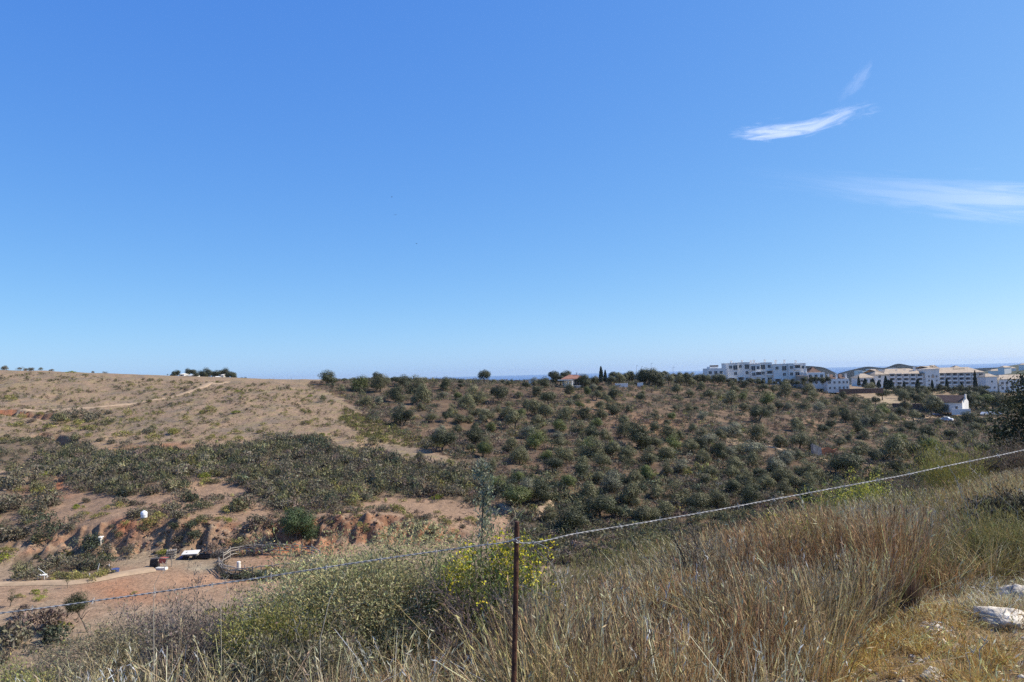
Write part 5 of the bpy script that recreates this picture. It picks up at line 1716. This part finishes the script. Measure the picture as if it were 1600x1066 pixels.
# big twiggy grey green bush in the middle
near_shrub('olive_bush', 'big sprawling grey green thorny bush under the wire left of the post', 'bush', gnear(590, 6.4), 61, .95, 46, 1.25, (6, 6, 5), .52, (.23, .19, .125), 40000, (.016, .036), (.32, .295, .145), .38, wid=.016, bend=.3, core=(2.0, 1.8, 50000))
near_shrub('olive_bush', 'loose grey green bush behind the big bush towards the post', 'bush', gnear(690, 7.2), 62, .68, 18, 1.0, (6, 6, 5), .5, (.15, .13, .10), 11000, (.014, .03), (.31, .285, .14), .38, wid=.014, bend=.3, core=(1.25, .8, 15000))
near_shrub('olive_bush', 'low grey green left shoulder of the big thorny bush', 'bush', gnear(485, 6.6), 63, .55, 20, 1.0, (6, 6, 5), .5, (.14, .12, .10), 20000, (.014, .03), (.31, .29, .125), .38, wid=.014, bend=.3, core=(1.2, .9, 14000))
# yellow green plant at the bush's left foot
near_shrub('yellow_green_bush', 'bright yellow green leafy bush at the foot of the big bush', 'bush', gnear(425, 5.5), 64, .46, 20, .8, (5, 5), .55, (.17, .16, .07), 9000, (.018, .036), (.235, .215, .065), .26, wid=.007)
near_shrub('yellow_green_bush', 'pale yellow green sprig plant left of the thorny bush', 'bush', gnear(385, 7.2), 65, .45, 12, .7, (5, 4), .5, (.2, .19, .08), 3200, (.02, .045), (.27, .27, .07), .3, wid=.007)
# yellow flowering plants by the post
near_shrub('flowering_plant', 'green plant with yellow flower spikes left of the rusty post', 'plant', gnear(772, 5.9), 66, .76, 20, .62, (5, 4), .42, (.14, .13, .06), 7000, (.028, .055), (.14, .165, .05), .22, 1300, (.58, .49, .04), wid=.009, upb=1.5, bend=.12)
near_shrub('flowering_plant', 'small yellow flowering plant just right of the rusty post', 'plant', gnear(822, 5.9), 67, .52, 9, .5, (4, 4), .4, (.14, .13, .06), 2000, (.03, .055), (.12, .15, .045), .22, 260, (.52, .43, .04), wid=.007, upb=1.5, bend=.12)
near_shrub('flowering_plant', 'yellow tipped leafy plants at the crest below the wire', 'plant', gnear(1352, 10.8), 68, .72, 22, .9, (4, 4), .45, (.16, .15, .06), 4200, (.03, .06), (.22, .23, .055), .28, 1300, (.5, .47, .08), wid=.01, upb=1.2, bend=.15)
near_shrub('flowering_plant', 'yellow green sprigs among dry grass right of the crest', 'plant', gnear(1240, 8.2), 69, .6, 12, .8, (4, 4), .45, (.16, .15, .06), 1800, (.025, .05), (.22, .22, .06), .28, 120, (.5, .45, .08), wid=.007, upb=1.2, bend=.15)
near_shrub('flowering_plant', 'small green leafy plant with one yellow tip in mid grass', 'plant', gnear(1275, 6.6), 70, .4, 9, .8, (4, 3), .45, (.16, .15, .06), 1100, (.025, .05), (.20, .21, .055), .28, 40, (.5, .45, .08), wid=.006, upb=1.2, bend=.15)
# broom and rounded brown shrubs along the crest at right
near_shrub('broom_shrub', 'yellow green wispy broom shrub on the crest below the wire', 'bush', gnear(1492, 12.0), 71, 1.0, 70, .7, (5, 4), .45, (.26, .22, .07), 5000, (.03, .07), (.27, .25, .06), .12, wid=.008, upb=2.0, bend=.1, leafup=1.2)
near_shrub('dry_shrub', 'rounded brown dry shrub at the crest left of the broom', 'bush', gnear(1425, 12.2), 72, .72, 26, 1.1, (6, 6), .5, (.17, .13, .10), 5000, (.02, .05), (.15, .115, .075), .25, wid=.012, core=(1.0, 1.0, 7000))
near_shrub('dry_shrub', 'wide rounded brown shrub at the crest near the dark tree', 'bush', gnear(1580, 13.0), 73, .8, 40, 1.3, (6, 6), .5, (.17, .13, .10), 7000, (.02, .05), (.165, .125, .08), .25, wid=.012, core=(1.5, 1.3, 10000))
near_shrub('dry_shrub', 'low purplish brown shrub on the crest under the wire', 'bush', gnear(1385, 11.6), 74, .5, 22, 1.2, (6, 5), .5, (.17, .12, .10), 4000, (.02, .05), (.15, .11, .08), .25, wid=.01)
near_shrub('dark_shrub', 'dense dark shrub in the grass at the right frame edge', 'bush', gnear(1604, 7.25), 75, .4, 50, 1.0, (6, 6), .5, (.08, .065, .05), 9000, (.015, .035), (.055, .05, .032), .4, wid=.012, core=(1.05, .95, 15000))
near_shrub('dry_shrub', 'small dark dead shrub with bare stem in the grass', 'bush', gnear(1085, 6.3), 76, .62, 4, .5, (6, 6, 4), .55, (.075, .06, .05), 600, (.012, .025), (.13, .11, .08), .35, wid=.02, bend=.4)
near_shrub('dry_shrub', 'grey brown dead shrub at the foot of the rusty post', 'bush', gnear(835, 5.2), 77, .5, 16, 1.1, (6, 5), .55, (.17, .15, .135), 900, (.012, .03), (.19, .16, .12), .35, wid=.01)
near_shrub('dry_shrub', 'purplish brown twig shrub left of the post foot', 'bush', gnear(750, 5.4), 78, .62, 18, 1.0, (6, 6), .55, (.14, .105, .095), 2500, (.012, .03), (.16, .115, .09), .35, wid=.01)
near_shrub('dry_shrub', 'bleached grey dead shrub at mid right in the grass', 'bush', gnear(1490, 7.0), 79, .42, 14, 1.2, (6, 5), .55, (.30, .27, .23), 300, (.012, .03), (.3, .26, .2), .35, wid=.009)
near_shrub('dry_shrub', 'small dark tangle of dead twigs before the golden grass', 'bush', gnear(1330, 4.9), 80, .28, 14, 1.3, (6, 5), .55, (.09, .07, .06), 400, (.012, .03), (.12, .09, .07), .35, wid=.008)
for k, (px, Y, H, tone, lab) in enumerate([(1180, 6.9, .42, 'dark', 'dark brown twig clump in mid grass below the wire'), (1225, 9.6, .5, 'brown', 'brown dry clump on the crest left of the yellow tips'), (1440, 8.6, .45, 'grey', 'grey dead clump right of centre in the grass'), (1545, 9.5, .5, 'brown', 'brown clump under the crest near the frame edge'), (1120, 5.2, .35, 'dark', 'low dark twig clump near the bottom of the grass'), (935, 6.0, .4, 'grey', 'grey dead clump right of the post in the grass'),
                                           (1375, 6.0, .36, 'dark', 'dark twig clump above the grass tussock'), (1000, 8.0, .45, 'green', 'yellow green wiry clump at the grass edge above centre'), (1065, 7.6, .42, 'green', 'wiry green clump left of the small dead shrub'), (905, 6.9, .45, 'green', 'green wiry clump just right of the post'), (1300, 8.8, .4, 'green', 'wiry green clump before the yellow tips'), (1560, 6.2, .4, 'green', 'green wiry clump behind the pale rocks')]):
    ct = {'dark': (.085, .065, .05), 'brown': (.17, .12, .085), 'grey': (.28, .24, .19), 'green': (.22, .2, .07)}[tone]
    if tone == 'green':
        near_shrub('wiry_clump', lab, 'plant', gnear(px, Y), 130 + k * 3, H * 1.15, 150, .9, (3, 2), .45, ct, 3000, (.03, .07), (.235, .205, .08), .1, wid=.005, upb=2, bend=.2, leafup=1.0)
    else:
        near_shrub('dry_shrub', lab, 'bush', gnear(px, Y), 130 + k * 3, H, 18, 1.0, (6, 6), .5, ct, 1600, (.012, .03), tuple(c * 1.1 for c in ct), .35, wid=.009, bend=.35)
# grey brown shrubs along the lower left
for k, (px, Y, H, ns, ct, cl, lab) in enumerate([(330, 7.4, .6, 32, (.15, .125, .11), (.165, .14, .105), 'tall grey brown thorn shrub at lower left'), (250, 7.8, .6, 32, (.15, .12, .11), (.155, .13, .10), 'purplish grey thorn shrub at lower left'), (390, 8.0, .55, 26, (.16, .13, .11), (.17, .15, .11), 'grey shrub between thorn shrubs and yellow green bush'),
                                                 (185, 7.2, .55, 22, (.2, .17, .12), (.19, .165, .10), 'straw coloured low shrub at lower left'), (20, 10.0, 1.1, 20, (.13, .12, .09), (.125, .13, .085), 'dull green bush at the lower left frame edge'), (110, 8.4, .6, 22, (.15, .125, .10), (.14, .12, .085), 'brown low bush beside the frame edge bush'), (40, 6.4, .42, 24, (.19, .18, .08), (.23, .22, .075), 'yellow green wiry shrub at the lower left corner'),
                                                 (300, 6.4, .5, 16, (.15, .12, .10), (.16, .13, .1), 'short grey brown shrub in the lower left grass'), (465, 5.2, .4, 16, (.15, .125, .10), (.16, .145, .09), 'short dull shrub under the big thorny bush')]):
    near_shrub('thorn_shrub', lab, 'bush', gnear(px, Y), 81 + k * 3, H, ns, 1.15, (7, 7), .52, tuple(c * 1.25 for c in ct), 5500, (.014, .034), tuple(c * 1.25 for c in cl), .35, wid=.011, bend=.3, core=(H * 1.6, H * 1.5, 8000))

# silvery sapling behind the flowering plant
r = np.random.default_rng(110)
sap = thing('olive_sapling', 'slender silvery leaved sapling rising behind the yellow flowers', 'tree', gnear(752, 9.6))
part('trunk', MB().tube([(0, 0, -.2), (-.02, 0, .8), (.03, .02, 1.5), (.05, 0, 2.0), (.09, 0, 2.32)], [.02, .017, .012, .008, .003], 7), sap, M['bark'])
n = 44
hz_ = np.sort(r.uniform(.8, 2.28, n))
L_ = .34 * (1.0 - .62 * (hz_ - .8) / 1.5) * r.uniform(.5, 1.1, n)
an = r.uniform(0, PI2, n)
P = np.stack([.04 * (hz_ - .8), 0 * an, hz_], -1)
D = unit(np.stack([np.cos(an), np.sin(an), r.uniform(.5, 1.3, n)], -1))
v_, f_, c_, ctr = ribbons(P, D, L_, np.full(n, .006), r.normal(0, .15, (n, 3)), 4, jit((.16, .14, .11), n, .2), .6, r)
link('twigs', mesh_np('twigs', v_, f_, M['straw'], c_), sap)
m_ = 1500
i, t = r.integers(0, n, m_), r.uniform(.15, 1, m_)
P2 = P[i] + D[i] * (L_[i] * t)[:, None] + r.normal(0, .028, (m_, 3))
ax = unit(D[i] + r.normal(0, .5, (m_, 3)) + [0, 0, .3])
nn = unit(np.cross(ax, r.normal(size=(m_, 3))))
l_ = r.uniform(.035, .06, m_)
lc_ = jit((.20, .215, .14), m_, .3, .05, r)
lc_[r.random(m_) < .35] *= 1.7
V, F, K = leaves(P2, nn, l_, l_ * .36, np.clip(lc_, 0, .6), r, ax)
link('leaves', mesh_np('leaves', V, F, M['near_leaf'], K), sap)
# dark evergreen at the right edge
p = gnear(1640, 17.0)
root = thing('evergreen_tree', 'big dark glossy evergreen tree cut off by the right frame edge', 'tree', p)
V, F, K = crown_np(77, 9000, hgt=1.0, lobes=26, leaf=(.022, .04), wid=.5, tone='d', z0=-.02, spread=1.0)
V = V * [2.9, 2.9, 2.5] + [.15, 0, .1]
link('crown', mesh_np('crown', V, F, M['near_leaf'], K * .8), root)
part('trunk', MB().tube([(0, 0, -.4), (.05, 0, .4), (.1, .05, 1.2), (.15, 0, 1.8)], [.12, .1, .07, .03], 8), root, M['bark'])

# rocks and stones


def rock_np(seed, n=420, sx=1.0, sy=.6, sz=.45):
    r = np.random.default_rng(seed)
    u_, v_ = np.meshgrid(np.linspace(0, PI2, 33)[:-1], np.linspace(-.35 * math.pi, .5 * math.pi, 14))
    d = np.stack([np.cos(v_) * np.cos(u_), np.cos(v_) * np.sin(u_), np.sin(v_)], -1)
    # faceted by a few random cutting planes
    rad = np.full(u_.shape, 9.0)
    for k in range(15):
        nrm = unit(r.normal(size=3) + [0, 0, .3])
        c = d @ nrm
        rad = np.minimum(rad, np.where(c > .05, r.uniform(.72, 1.0) / np.maximum(c, .05), 9))
    rad = np.minimum(rad, 1.5)
    rad = rad * (1 + .10 * (fbm(d[..., 0] * 3 + seed, d[..., 1] * 3 + d[..., 2] * 2, 4, seed) - .5) - .12 * (np.abs(fbm(d[..., 0] * 2.2 + 3, d[..., 2] * 2.2 + d[..., 1], 3, seed + 5) - .5) < .025))
    V = d * rad[..., None] * [sx, sy, sz]
    nr_, nc_ = u_.shape
    ix = np.arange(nr_ * nc_).reshape(nr_, nc_)
    F = np.stack([ix[:-1], np.roll(ix[:-1], -1, 1), np.roll(ix[1:], -1, 1), ix[1:]], -1).reshape(-1, 4)
    return V.reshape(-1, 3), F


for k, (px, Y, sx, sy, sz, rz, lab, dz) in enumerate([(1556, 4.75, .145, .15, .075, -.3, 'big cracked pale rock in the golden grass at right', .02), (1596, 5.25, .15, .14, .07, .2, 'pale rock at the right edge behind the big one', .02), (1500, 4.35, .09, .06, .03, .4, 'flat grey stone in the bare patch left of the rock', .0), (1462, 4.45, .07, .06, .03, 1.0, 'small pale stone left of the flat grey stone', .0),
                                                      (1450, 3.95, .08, .06, .035, .2, 'grey stone cluster piece in the golden grass', .0), (1462, 3.85, .05, .05, .03, 1.2, 'small grey stone touching the stone cluster', .0), (1492, 3.85, .06, .04, .02, 2.0, 'thin flat stone right of the stone cluster', .0), (1580, 3.45, .10, .07, .03, .1, 'pale stone slab at the bottom right corner', .0), (1455, 4.7, .05, .04, .02, .6, 'tiny pale stone behind the bare patch', 0), (1600, 4.1, .06, .05, .03, .3, 'pale stone at the right frame edge', 0)]):
    V, F = rock_np(900 + k, sx=sx, sy=sy, sz=sz)
    p = gnear(px, Y) + Vector((0, 0, dz))
    o_ = link('rock', mesh_np('rock', V, F, M['rock']), None, p, rz)
    tag(o_, lab, 'rock', 'pale stones in the golden grass')
r = np.random.default_rng(8)
parts_ = []
for k in range(420):
    px, Y = r.uniform(1230, 1720), r.uniform(3.0, 5.2)
    p = gnear(px, Y)
    V, F = rock_np(1000 + k % 5, sx=1, sy=.8, sz=.5)
    V = V.reshape(14, 32, 3)[::3, ::5].reshape(-1, 3)
    ix = np.arange(35).reshape(5, 7)
    F = np.stack([ix[:-1], np.roll(ix[:-1], -1, 1), np.roll(ix[1:], -1, 1), ix[1:]], -1).reshape(-1, 4)
    s = r.uniform(.006, .028)
    parts_.append((V * s + np.array(p), F, np.zeros((len(V), 3))))
V, F, K = join(parts_)
tag(link('gravel', mesh_np('gravel', V, F, M['rock'])), 'small pale stones strewn in the golden grass', None, None, 'stuff')

r = np.random.default_rng(18)
parts_ = []
for k in range(900):
    px, py = r.uniform(190, 800), r.uniform(800, 872)
    p = hit(px, py, 70)
    V, F = rock_np(1000 + k % 5, sx=1, sy=.8, sz=.6)
    V, F = V.reshape(14, 32, 3)[::3, ::5].reshape(-1, 3), None
    nq = 7
    ix = np.arange(5 * nq).reshape(5, nq)
    F = np.stack([ix[:-1], np.roll(ix[:-1], -1, 1), np.roll(ix[1:], -1, 1), ix[1:]], -1).reshape(-1, 4)
    sz_ = r.uniform(.04, .16) * (1 if r.random() < .9 else 2)
    sz_ *= 1.4
    parts_.append((V * sz_ + np.array(p), F, np.zeros((len(V), 3)) + jit((.25, .16, .10), 1, .3)[0]))
V, F, K = join(parts_)
tag(link('rubble', mesh_np('rubble', V, F, M['scrub'], K)), 'loose earth clods and stones on the red bank', None, None, 'stuff')

# ---- grass
CK = {'straw': (.56, .45, .25), 'tan': (.36, .26, .125), 'red': (.28, .165, .08), 'grey': (.29, .235, .155), 'green': (.235, .203, .075), 'gold': (.50, .32, .11), 'dark': (.13, .085, .055)}


def grass(name, label, n, ylim, zone, mix, hgt, wid, per, lean, seed, heads=.0, bend=.3, spread=.10, clumpcol=True, xm=.70):
    r = np.random.default_rng(seed)
    m_ = n * 4
    Y = np.sqrt(r.uniform(ylim[0] ** 2, ylim[1] ** 2, m_))
    X = r.uniform(-1, 1, m_) * (Y * xm + .35)
    Z = terrain(X, Y)
    qx, qy = proj(np.stack([X, Y, Z], -1))
    k = zone(qx, qy, X, Y, r)
    X, Y, Z = X[k][:n], Y[k][:n], Z[k][:n]
    nc_ = len(X)
    names = list(mix)
    # species patches follow a slow noise so that colours gather in drifts
    w = np.array([mix[q] for q in names], float)
    sc_ = np.stack([fbm(X / 1.1 + 7 * i, Y / 1.1, 3, seed + i) ** 3 * w[i] * r.uniform(.6, 1.4, nc_) for i in range(len(names))], -1)
    kind = np.argmax(sc_, -1)
    idx = np.repeat(np.arange(nc_), per)
    N_ = len(idx)
    a = r.uniform(0, PI2, N_)
    rad = spread * np.sqrt(r.random(N_))
    P = np.stack([X[idx] + rad * np.cos(a), Y[idx] + rad * np.sin(a), Z[idx] - .02], -1)
    ln = np.abs(r.normal(0, lean, N_))
    D = unit(np.stack([np.cos(a) * ln, np.sin(a) * ln, np.ones(N_)], -1) + r.normal(0, .08, (N_, 3)))
    H = r.uniform(.45, 1.0, N_) * hgt(X, Y, r)[idx]
    cb = np.array([CK[q] for q in names])[kind] * np.exp(r.normal(0, .12, (nc_, 1)))
    col = cb[idx] * np.exp(r.normal(0, .48, (N_, 1))) * np.exp(r.normal(0, .06, (N_, 3)))
    pale = r.random(N_) < .09
    col[pale] = np.array(CK['straw']) * r.uniform(.75, 1.05, (pale.sum(), 1))
    bd = np.stack([np.cos(a), np.sin(a), -.25 * np.ones(N_)], -1) * (np.abs(r.normal(0, bend, N_)))[:, None]
    v, f, c, ctr = ribbons(P, D, H, r.uniform(*wid, N_), bd, 2, np.clip(col, .01, .75), .65, r)
    parts = [(v, f, c)]
    if heads:
        hsel = np.argwhere(r.random(N_) < heads)[:, 0]
        tip, td = ctr[hsel, 2], unit(ctr[hsel, 2] - ctr[hsel, 1])
        q = 4
        hi = np.repeat(np.arange(len(hsel)), q)
        t = np.tile(np.arange(q) / q, len(hsel))
        hp = tip[hi] - td[hi] * (t * .11)[:, None] + r.normal(0, .006, (len(hi), 3))
        ax = unit(td[hi] + r.normal(0, .35, (len(hi), 3)))
        nn = unit(np.cross(ax, r.normal(size=(len(hi), 3))))
        L_ = r.uniform(.03, .055, len(hi))
        parts.append(leaves(hp, nn, L_, L_ * .16, np.clip(col[hsel][hi] * 1.1, .01, .5), r, ax))
    V, F, K = join(parts)
    return tag(link(name, mesh_np(name, V, F, M['straw'], K)), label, None, None, 'stuff')


def zmain(qx, qy, X, Y, r):
    g = inpoly(qx, qy, GOLD)
    lim = np.interp(qx, [0, 760, 850, 1000, 1200, 1400, 1600, 1900], [0, 0, 7.6, 9.6, 10.8, 12.5, 14.0, 14.0])
    edge = np.interp(qx, [700, 830], [0, 1]) > r.random(len(qx))
    return (~g) & edge & (Y < lim)


def hmain(X, Y, r):
    low = np.where((X / np.maximum(Y, .1) > .53) & (Y < 7.5), .45, 1.0)
    return (.60 - .018 * Y) * (.45 + 1.1 * fbm(X / .9, Y / .9, 3, 3)) * low


grass('grass', 'tall reddish brown and straw coloured dry grass on the near slope', 3300, (3.4, 14.2), zmain, {'tan': 1.3, 'red': 1.3, 'grey': 1.1, 'straw': .78, 'green': .55, 'dark': 1.0}, hmain, (.0025, .0065), 30, .2, 201, .32, .2)
grass('grass', 'wiry yellow green grass in drifts on the near slope', 620, (4.5, 12.5), lambda qx, qy, X, Y, r: zmain(qx, qy, X, Y, r) & (fbm(X / 1.6, Y / 1.6, 3, 77) > .52), {'green': 1.6, 'tan': .7}, lambda X, Y, r: .48 + 0 * X, (.003, .006), 46, .5, 202, 0, .5)
grass('grass', 'low tangled dead litter under the tall grass', 2100, (3.0, 14.0), lambda qx, qy, X, Y, r: (~inpoly(qx, qy, GOLD)) & (qx > 300), {'grey': 1.2, 'dark': 1.1, 'tan': 1.0, 'red': 1.0}, lambda X, Y, r: .2 + .12 * r.random(len(X)), (.003, .007), 20, 1.0, 203, 0, .6, .16)
grass('grass', 'short golden grass on the trodden patch at right', 1900, (2.8, 6.6), lambda qx, qy, X, Y, r: inpoly(qx, qy, GOLD) & (fbm(X / .35, Y / .35, 3, 55) > .42), {'gold': 1.5, 'straw': 1.0, 'tan': 1.0, 'red': .7}, lambda X, Y, r: .07 + .09 * r.random(len(X)), (.0018, .004), 34, .55, 204, .15, .35, .06)
grass('grass', 'scattered straw stalks rising among the lower left shrubs', 330, (3.8, 8.0), lambda qx, qy, X, Y, r: (qx < 840) & (qx > -200), {'straw': 1.3, 'tan': 1.0, 'grey': .9, 'green': .7}, lambda X, Y, r: .3 + .22 * r.random(len(X)), (.0025, .006), 14, .3, 205, .35, .3, .12)
grass('grass', 'sparse low grass and litter on the left slope', 1300, (3.6, 12), lambda qx, qy, X, Y, r: (qx < 860), {'tan': 1.0, 'grey': 1.0, 'green': 1.0, 'dark': .8, 'straw': .7}, lambda X, Y, r: .12 + .14 * r.random(len(X)), (.003, .006), 24, .6, 206, 0, .4, .14)
grass('grass', 'broken stems lying across the tall grass', 420, (3.4, 12.0), zmain, {'straw': 1.2, 'grey': 1.2, 'tan': 1.0}, lambda X, Y, r: .45 + 0 * X, (.003, .007), 7, 1.6, 207, 0, .5, .2)
# dark dry tussock with a blackened base
p = gnear(1418, 5.0)
n = 420
a = rng.uniform(0, PI2, n)
P = np.stack([np.cos(a), np.sin(a), 0 * a], -1) * rng.uniform(0, .05, n)[:, None]
D = unit(np.stack([np.cos(a) * .35 * rng.random(n), np.sin(a) * .35 * rng.random(n), np.ones(n)], -1))
v_, f_, c_, _ = ribbons(P, D, rng.uniform(.12, .26, n), np.full(n, .004), None, 3, jit((.10, .065, .05), n, .3))
tag(link('grass_tussock', mesh_np('grass_tussock', v_, f_, M['straw'], c_), None, p), 'dark brown grass tussock at the edge of the golden grass', 'grass tussock')
# long bleached stalks that stand out singly
for k, (x0, y0, x1, y1, Y, lab) in enumerate([(1512, 800, 1462, 698, 6.5, 'long pale grass stalk crossing the wire near the broom'), (1590, 800, 1515, 730, 6.3, 'long pale stalk leaning left below the wire at right'), (1518, 830, 1496, 752, 6.5, 'pale upright stalk right of the broom shrub'), (1010, 1050, 1022, 1005, 3.9, 'bright bleached stick leaning in the grass near the bottom'), (1080, 905, 1095, 880, 5.8, 'short bleached forked stick above the dead shrub'),
                                              (240, 960, 258, 880, 4.5, 'thin dry stem rising over the valley floor at left'), (345, 950, 352, 905, 5.0, 'pale dry stem crossing the wire left of the corral'), (308, 930, 306, 908, 5.0, 'short dark dry stem at the wire'), (1530, 1015, 1540, 1000, 4.0, 'short white dead stick on the golden grass'), (1515, 1036, 1522, 1018, 3.8, 'second white dead stick on the golden grass'), (890, 990, 862, 878, 5.4, 'long pale stalk leaning left beside the post'), (500, 1000, 545, 880, 5.0, 'tall pale stalk before the big thorny bush')]):
    A, B = at(x0, y0, Y), at(x1, y1, Y)
    mid_ = (A + B) / 2 + Vector((.03 * (-1) ** k, 0, .02))
    dn = (A - B).normalized()
    g_ = Vector((A.x, A.y, hz(A.x, A.y) - .02))
    ms_ = MB().tube([g_ - A, Vector((0, 0, 0)), mid_ - A, B - A], [.0022, .002, .0016, .0007] if 'thin' in lab or 'dark' in lab or 'dry stem' in lab else [.0035, .003, .0024, .001], 5)
    for q in range(5):
        b0 = (B - A) * (1 - q * .05)
        ms_.tube([b0, b0 + Vector((.02 * (-1) ** q, .01, .025))], [.002, .0006], 4)
    o_ = link('grass_stalk', ms_.mesh('grass_stalk', mat_plain('bleached_stalk_%d' % k, (.46, .40, .30) if 'dark' not in lab else (.1, .08, .06), .8, .2, 20)), None, A)
    tag(o_, lab, 'grass stalk')

# ------------------------------------------------------------------ birds, clouds
for k, (px, py) in enumerate([(612, 308), (618, 336), (651, 381)]):
    p = at(px, py, 210)
    b = thing('bird', ['highest of three dark birds in the left sky', 'middle of three dark birds in the left sky', 'lowest of three dark birds in the left sky'][k], 'bird', p, .6 + k, 'birds gliding in the sky')
    part('body', MB().tube([(-.2, 0, 0), (-.1, 0, .01), (.05, 0, .02), (.18, 0, .02), (.24, 0, 0)], [.01, .05, .06, .04, .01], 8), b, M['dark'])
    for s in (-1, 1):
        part('wing', MB().add([(.08, s * .04, .02), (.1, s * .25, .1), (-.02, s * .52, .04), (-.08, s * .25, .09), (-.07, s * .04, .02), (.08, s * .04, .0), (.1, s * .25, .085), (-.02, s * .52, .03), (-.08, s * .25, .075), (-.07, s * .04, .0)],
                              [(0, 1, 2, 3, 4), (9, 8, 7, 6, 5), (0, 5, 6, 1), (1, 6, 7, 2), (2, 7, 8, 3), (3, 8, 9, 4), (4, 9, 5, 0)]), b, M['dark'])


def mat_cloud(name, fine, along):
    m_, nt_, N_, L_, out_ = nodes_of(name)
    at_ = N_.new('ShaderNodeAttribute')
    at_.attribute_name = 'Col'
    tc = N_.new('ShaderNodeTexCoord')
    mp = N_.new('ShaderNodeMapping')
    mp.inputs['Scale'].default_value = (along, fine, 1)
    L_.new(tc.outputs['UV'], mp.inputs[0])
    nz = N_.new('ShaderNodeTexNoise')
    nz.inputs['Scale'].default_value = 1
    nz.inputs['Detail'].default_value = 7
    nz.inputs['Roughness'].default_value = .6
    nz.inputs['Distortion'].default_value = 1.1
    L_.new(mp.outputs[0], nz.inputs['Vector'])
    spc = N_.new('ShaderNodeSeparateColor')
    L_.new(at_.outputs['Color'], spc.inputs[0])
    er = N_.new('ShaderNodeMath')
    er.operation = 'MULTIPLY_ADD'
    er.inputs[1].default_value = 1.7
    er.inputs[2].default_value = -1.08
    L_.new(nz.outputs['Fac'], er.inputs[0])
    ad = N_.new('ShaderNodeMath')
    ad.operation = 'ADD'
    L_.new(er.outputs[0], ad.inputs[0])
    L_.new(spc.outputs[0], ad.inputs[1])
    mr = N_.new('ShaderNodeMapRange')
    mr.interpolation_type = 'SMOOTHSTEP'
    mr.inputs[1].default_value, mr.inputs[2].default_value = 0.0, 1.0
    L_.new(ad.outputs[0], mr.inputs[0])
    mu = N_.new('ShaderNodeMath')
    mu.operation = 'MULTIPLY'
    L_.new(spc.outputs[1], mu.inputs[0])
    L_.new(mr.outputs[0], mu.inputs[1])
    df, tr, tp = N_.new('ShaderNodeBsdfDiffuse'), N_.new('ShaderNodeBsdfTranslucent'), N_.new('ShaderNodeBsdfTransparent')
    df.inputs[0].default_value = tr.inputs[0].default_value = (.95, .95, .95, 1)
    a1, a2 = N_.new('ShaderNodeMixShader'), N_.new('ShaderNodeMixShader')
    a1.inputs[0].default_value = .6
    L_.new(df.outputs[0], a1.inputs[1])
    L_.new(tr.outputs[0], a1.inputs[2])
    L_.new(mu.outputs[0], a2.inputs[0])
    L_.new(tp.outputs[0], a2.inputs[1])
    L_.new(a1.outputs[0], a2.inputs[2])
    L_.new(a2.outputs[0], out_.inputs[0])
    return m_


def cloud(label, pts, dens, alt, fine, along, nm):
    """a sheet of ice cloud at one altitude; pts are (px, upper py, lower py)"""
    xs = np.linspace(0, 1, 60)
    q = np.linspace(0, 1, len(pts))
    PXs = pchip(q, [p_[0] for p_ in pts], xs)
    A = pchip(q, [p_[1] for p_ in pts], xs)
    B = pchip(q, [p_[2] for p_ in pts], xs)
    ts = np.linspace(0, 1, 15)
    V, K, UVc = [], [], []
    for i in range(len(xs)):
        for t in ts:
            d = ray(PXs[i], A[i] + (B[i] - A[i]) * t)
            P_ = d * (alt / d.z)
            V.append(P_)
            e = math.sin(math.pi * xs[i]) ** .7 * math.sin(math.pi * t) ** 1.4
            K.append((e, dens(xs[i], t), 0))
            UVc.append((xs[i], t))
    nx_, nt_ = len(xs), len(ts)
    ix = np.arange(nx_ * nt_).reshape(nx_, nt_)
    Fq = np.stack([ix[:-1, :-1], ix[1:, :-1], ix[1:, 1:], ix[:-1, 1:]], -1).reshape(-1, 4)
    me = mesh_np('cloud', np.array([tuple(v) for v in V]), Fq, mat_cloud(nm, fine, along), np.array(K), True)
    uv = me.uv_layers.new(name='UVMap')
    uv.data.foreach_set('uv', np.array(UVc)[Fq.ravel()].astype(np.float32).ravel())
    return tag(link('cloud', me), label, 'cloud', 'wisps of high cloud')


cloud('bright curved white cirrus wisp in the upper right sky', [(1130, 190, 232), (1165, 186, 230), (1210, 184, 227), (1258, 180, 222), (1300, 165, 208), (1340, 150, 196), (1385, 142, 190)], lambda x, t: .85 * (1 - .55 * x), 3000, 4.5, 5, 'cirrus_ice')
cloud('faint short feather of cloud above the bright wisp', [(1300, 140, 185), (1325, 118, 165), (1342, 100, 150), (1356, 85, 135), (1366, 70, 120)], lambda x, t: .15, 3000, 3, 3, 'feather_ice')
cloud('broad thin veil of cloud at the right frame edge', [(1080, 225, 300), (1250, 245, 320), (1400, 255, 345), (1530, 262, 362), (1660, 262, 375), (1820, 255, 390)], lambda x, t: .42 * min(1, x * 1.5) ** 1.5, 2600, 6, 3, 'veil_ice')

# ------------------------------------------------------------------ air between here and the sea
m, nt, N, Lk, out = nodes_of('sea_air')
vol = N.new('ShaderNodeVolumePrincipled')
vol.inputs['Color'].default_value = (.66, .82, 1.0, 1)
vol.inputs['Density'].default_value = 3.2e-5
vol.inputs['Anisotropy'].default_value = .2
Lk.new(vol.outputs[0], out.inputs['Volume'])
hb = MB().box(-60000, 60000, -200, 32500, -175, 40)
tag(link('haze', hb.mesh('haze', m)), 'thin sea haze', None, None, 'stuff')
